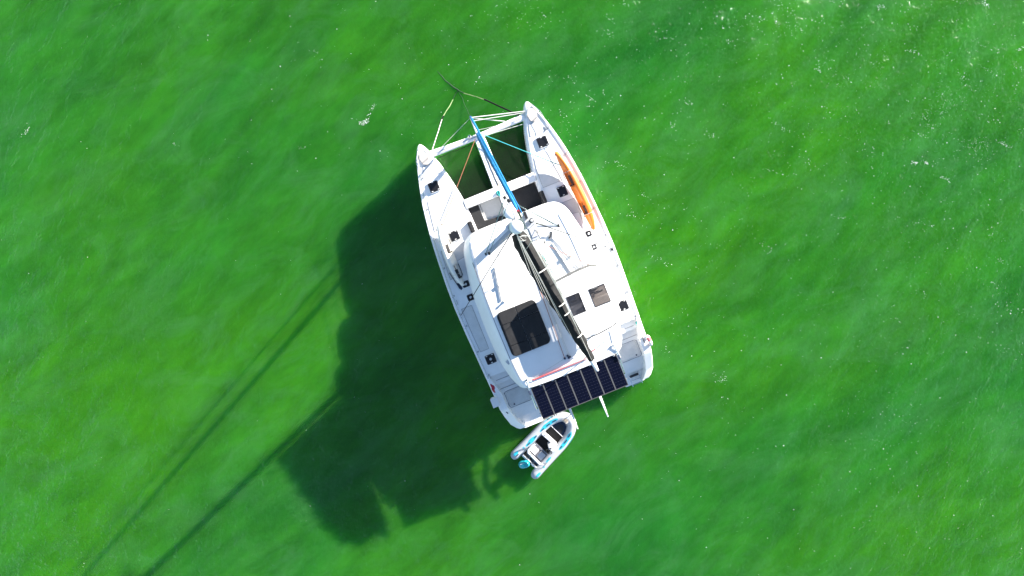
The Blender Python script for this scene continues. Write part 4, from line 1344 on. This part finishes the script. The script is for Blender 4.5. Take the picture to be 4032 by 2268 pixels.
# bubbles in loose rafts; the denser sunward flecks are painted sun glints
hull_box = lambda x, y: (lambda p: abs(p.x) < 3.75 and -6.3 < p.y < 7.5)(BOAT.inverted() @ Vector((x, y, 0)))
rafts = [(rf.uniform(-22, 24), rf.uniform(-15.5, 10.8), rf.uniform(0.6, 2.6)) for _ in range(260)]
for cx, cy, sp_ in rafts:
    wgt = max(0.06, min(1.5, 0.34 + 0.042 * cx + 0.045 * cy))
    for _ in range(int(rf.uniform(3, 20) * wgt)):
        x, y = cx + rf.gauss(0, sp_), cy + rf.gauss(0, sp_ * 0.7)
        if not hull_box(x, y):
            fleck(fm, rf, x, y, 0.007 + 0.018 * rf.random() ** 3)
for k in range(150):
    # white flecks modelling the sparkles along the starboard side
    y = rf.uniform(-5.2, 6.8)
    p = BOAT @ Vector((interp(OUT, y) + 0.02 + abs(rf.gauss(0, 0.07)), y, 0))
    fleck(fm, rf, p.x, p.y, 0.005 + 0.013 * rf.random() ** 2)
for k in range(4200):
    x, y = rf.uniform(-21, 24.5), rf.uniform(-15.5, 10.8)
    if rf.random() < max(0.05, 0.30 + 0.028 * x + 0.03 * y) and noise.noise(Vector((x * .35, y * .35, 7))) > -0.1 and not hull_box(x, y):
        fleck(fm, rf, x, y, 0.005 + 0.010 * rf.random() ** 2)
o = single('foam_glint_flecks', fm, 'foam', 'scattered tiny white foam bubbles and painted sun glints on the green water', 'foam', (0, 0, 0), None, IDM)
o['kind'] = 'stuff'
fp = MB()  # foam crescents, and painted sun glints over on the right
for (qx, qy, sx, sy, rot, n, r0, r1, cv) in (
        (1432, 476, .40, .11, 0.35, 75, .008, .022, .55), (1470, 420, .20, .10, 0.9, 18, .006, .014, 0),
        (105, 515, .30, .10, 1.1, 28, .006, .016, .3), (1240, 205, .25, .2, .4, 10, .006, .012, 0), (1195, 580, .35, .10, .2, 14, .006, .013, 0),
        (2845, 1490, .34, .26, -.5, 34, .006, .015, 0), (690, 570, .2, .06, -.5, 7, .006, .012, 0), (3600, 640, .22, .06, -.35, 26, .008, .022, 0), (3648, 640, .22, .06, -.35, 26, .008, .022, 0),
        (3955, 570, .35, .10, -.5, 30, .008, .02, 0), (3725, 705, .28, .07, -.3, 24, .008, .02, 0), (3470, 30, .25, .1, -.3, 22, .008, .02, 0), (3880, 15, .3, .12, -.6, 34, .009, .024, 0), (3600, 205, .35, .10, -.4, 24, .008, .018, 0),
        (3225, 275, .18, .08, -.6, 12, .008, .018, 0), (4020, 190, .2, .1, .6, 24, .009, .024, 0), (3720, 420, 1.0, .8, 0, 90, .006, .014, 0), (3850, 590, 1.0, .7, 0, 90, .006, .014, 0),
        (2080, 60, 1.6, .9, -.3, 60, .006, .014, 0), (2230, 480, 1.2, 1.6, -.5, 60, .006, .014, 0), (3100, 60, 1.6, 1.0, -.3, 90, .007, .016, 0), (3500, 1700, 2.2, 1.6, .5, 60, .006, .012, 0), (2800, 950, 1.4, 2.0, -.6, 30, .006, .012, 0)):
    x, y = PX(qx, qy)
    foam_glint_patch(fp, rf, x, y, sx, sy, rot, n, r0, r1, cv)
for k in range(170):
    # sun glints modelled as white flecks along the crests on the sunward side
    x, y = rf.uniform(2, 24.5), rf.uniform(-12, 10.8)
    if rf.random() < max(0.06, 0.0 + 0.022 * x + 0.045 * y) and not hull_box(x, y):
        foam_glint_patch(fp, rf, x, y, rf.uniform(.3, .8), rf.uniform(.10, .28), rf.uniform(-.6, -.2), rf.randint(5, 16), .006, .019, 0)
o = single('foam_glint_patches', fp, 'foam', 'small crescent and streak patches of white foam and painted sun glints on the water', 'foam', (0, 0, 0), None, IDM)
o['kind'] = 'stuff'
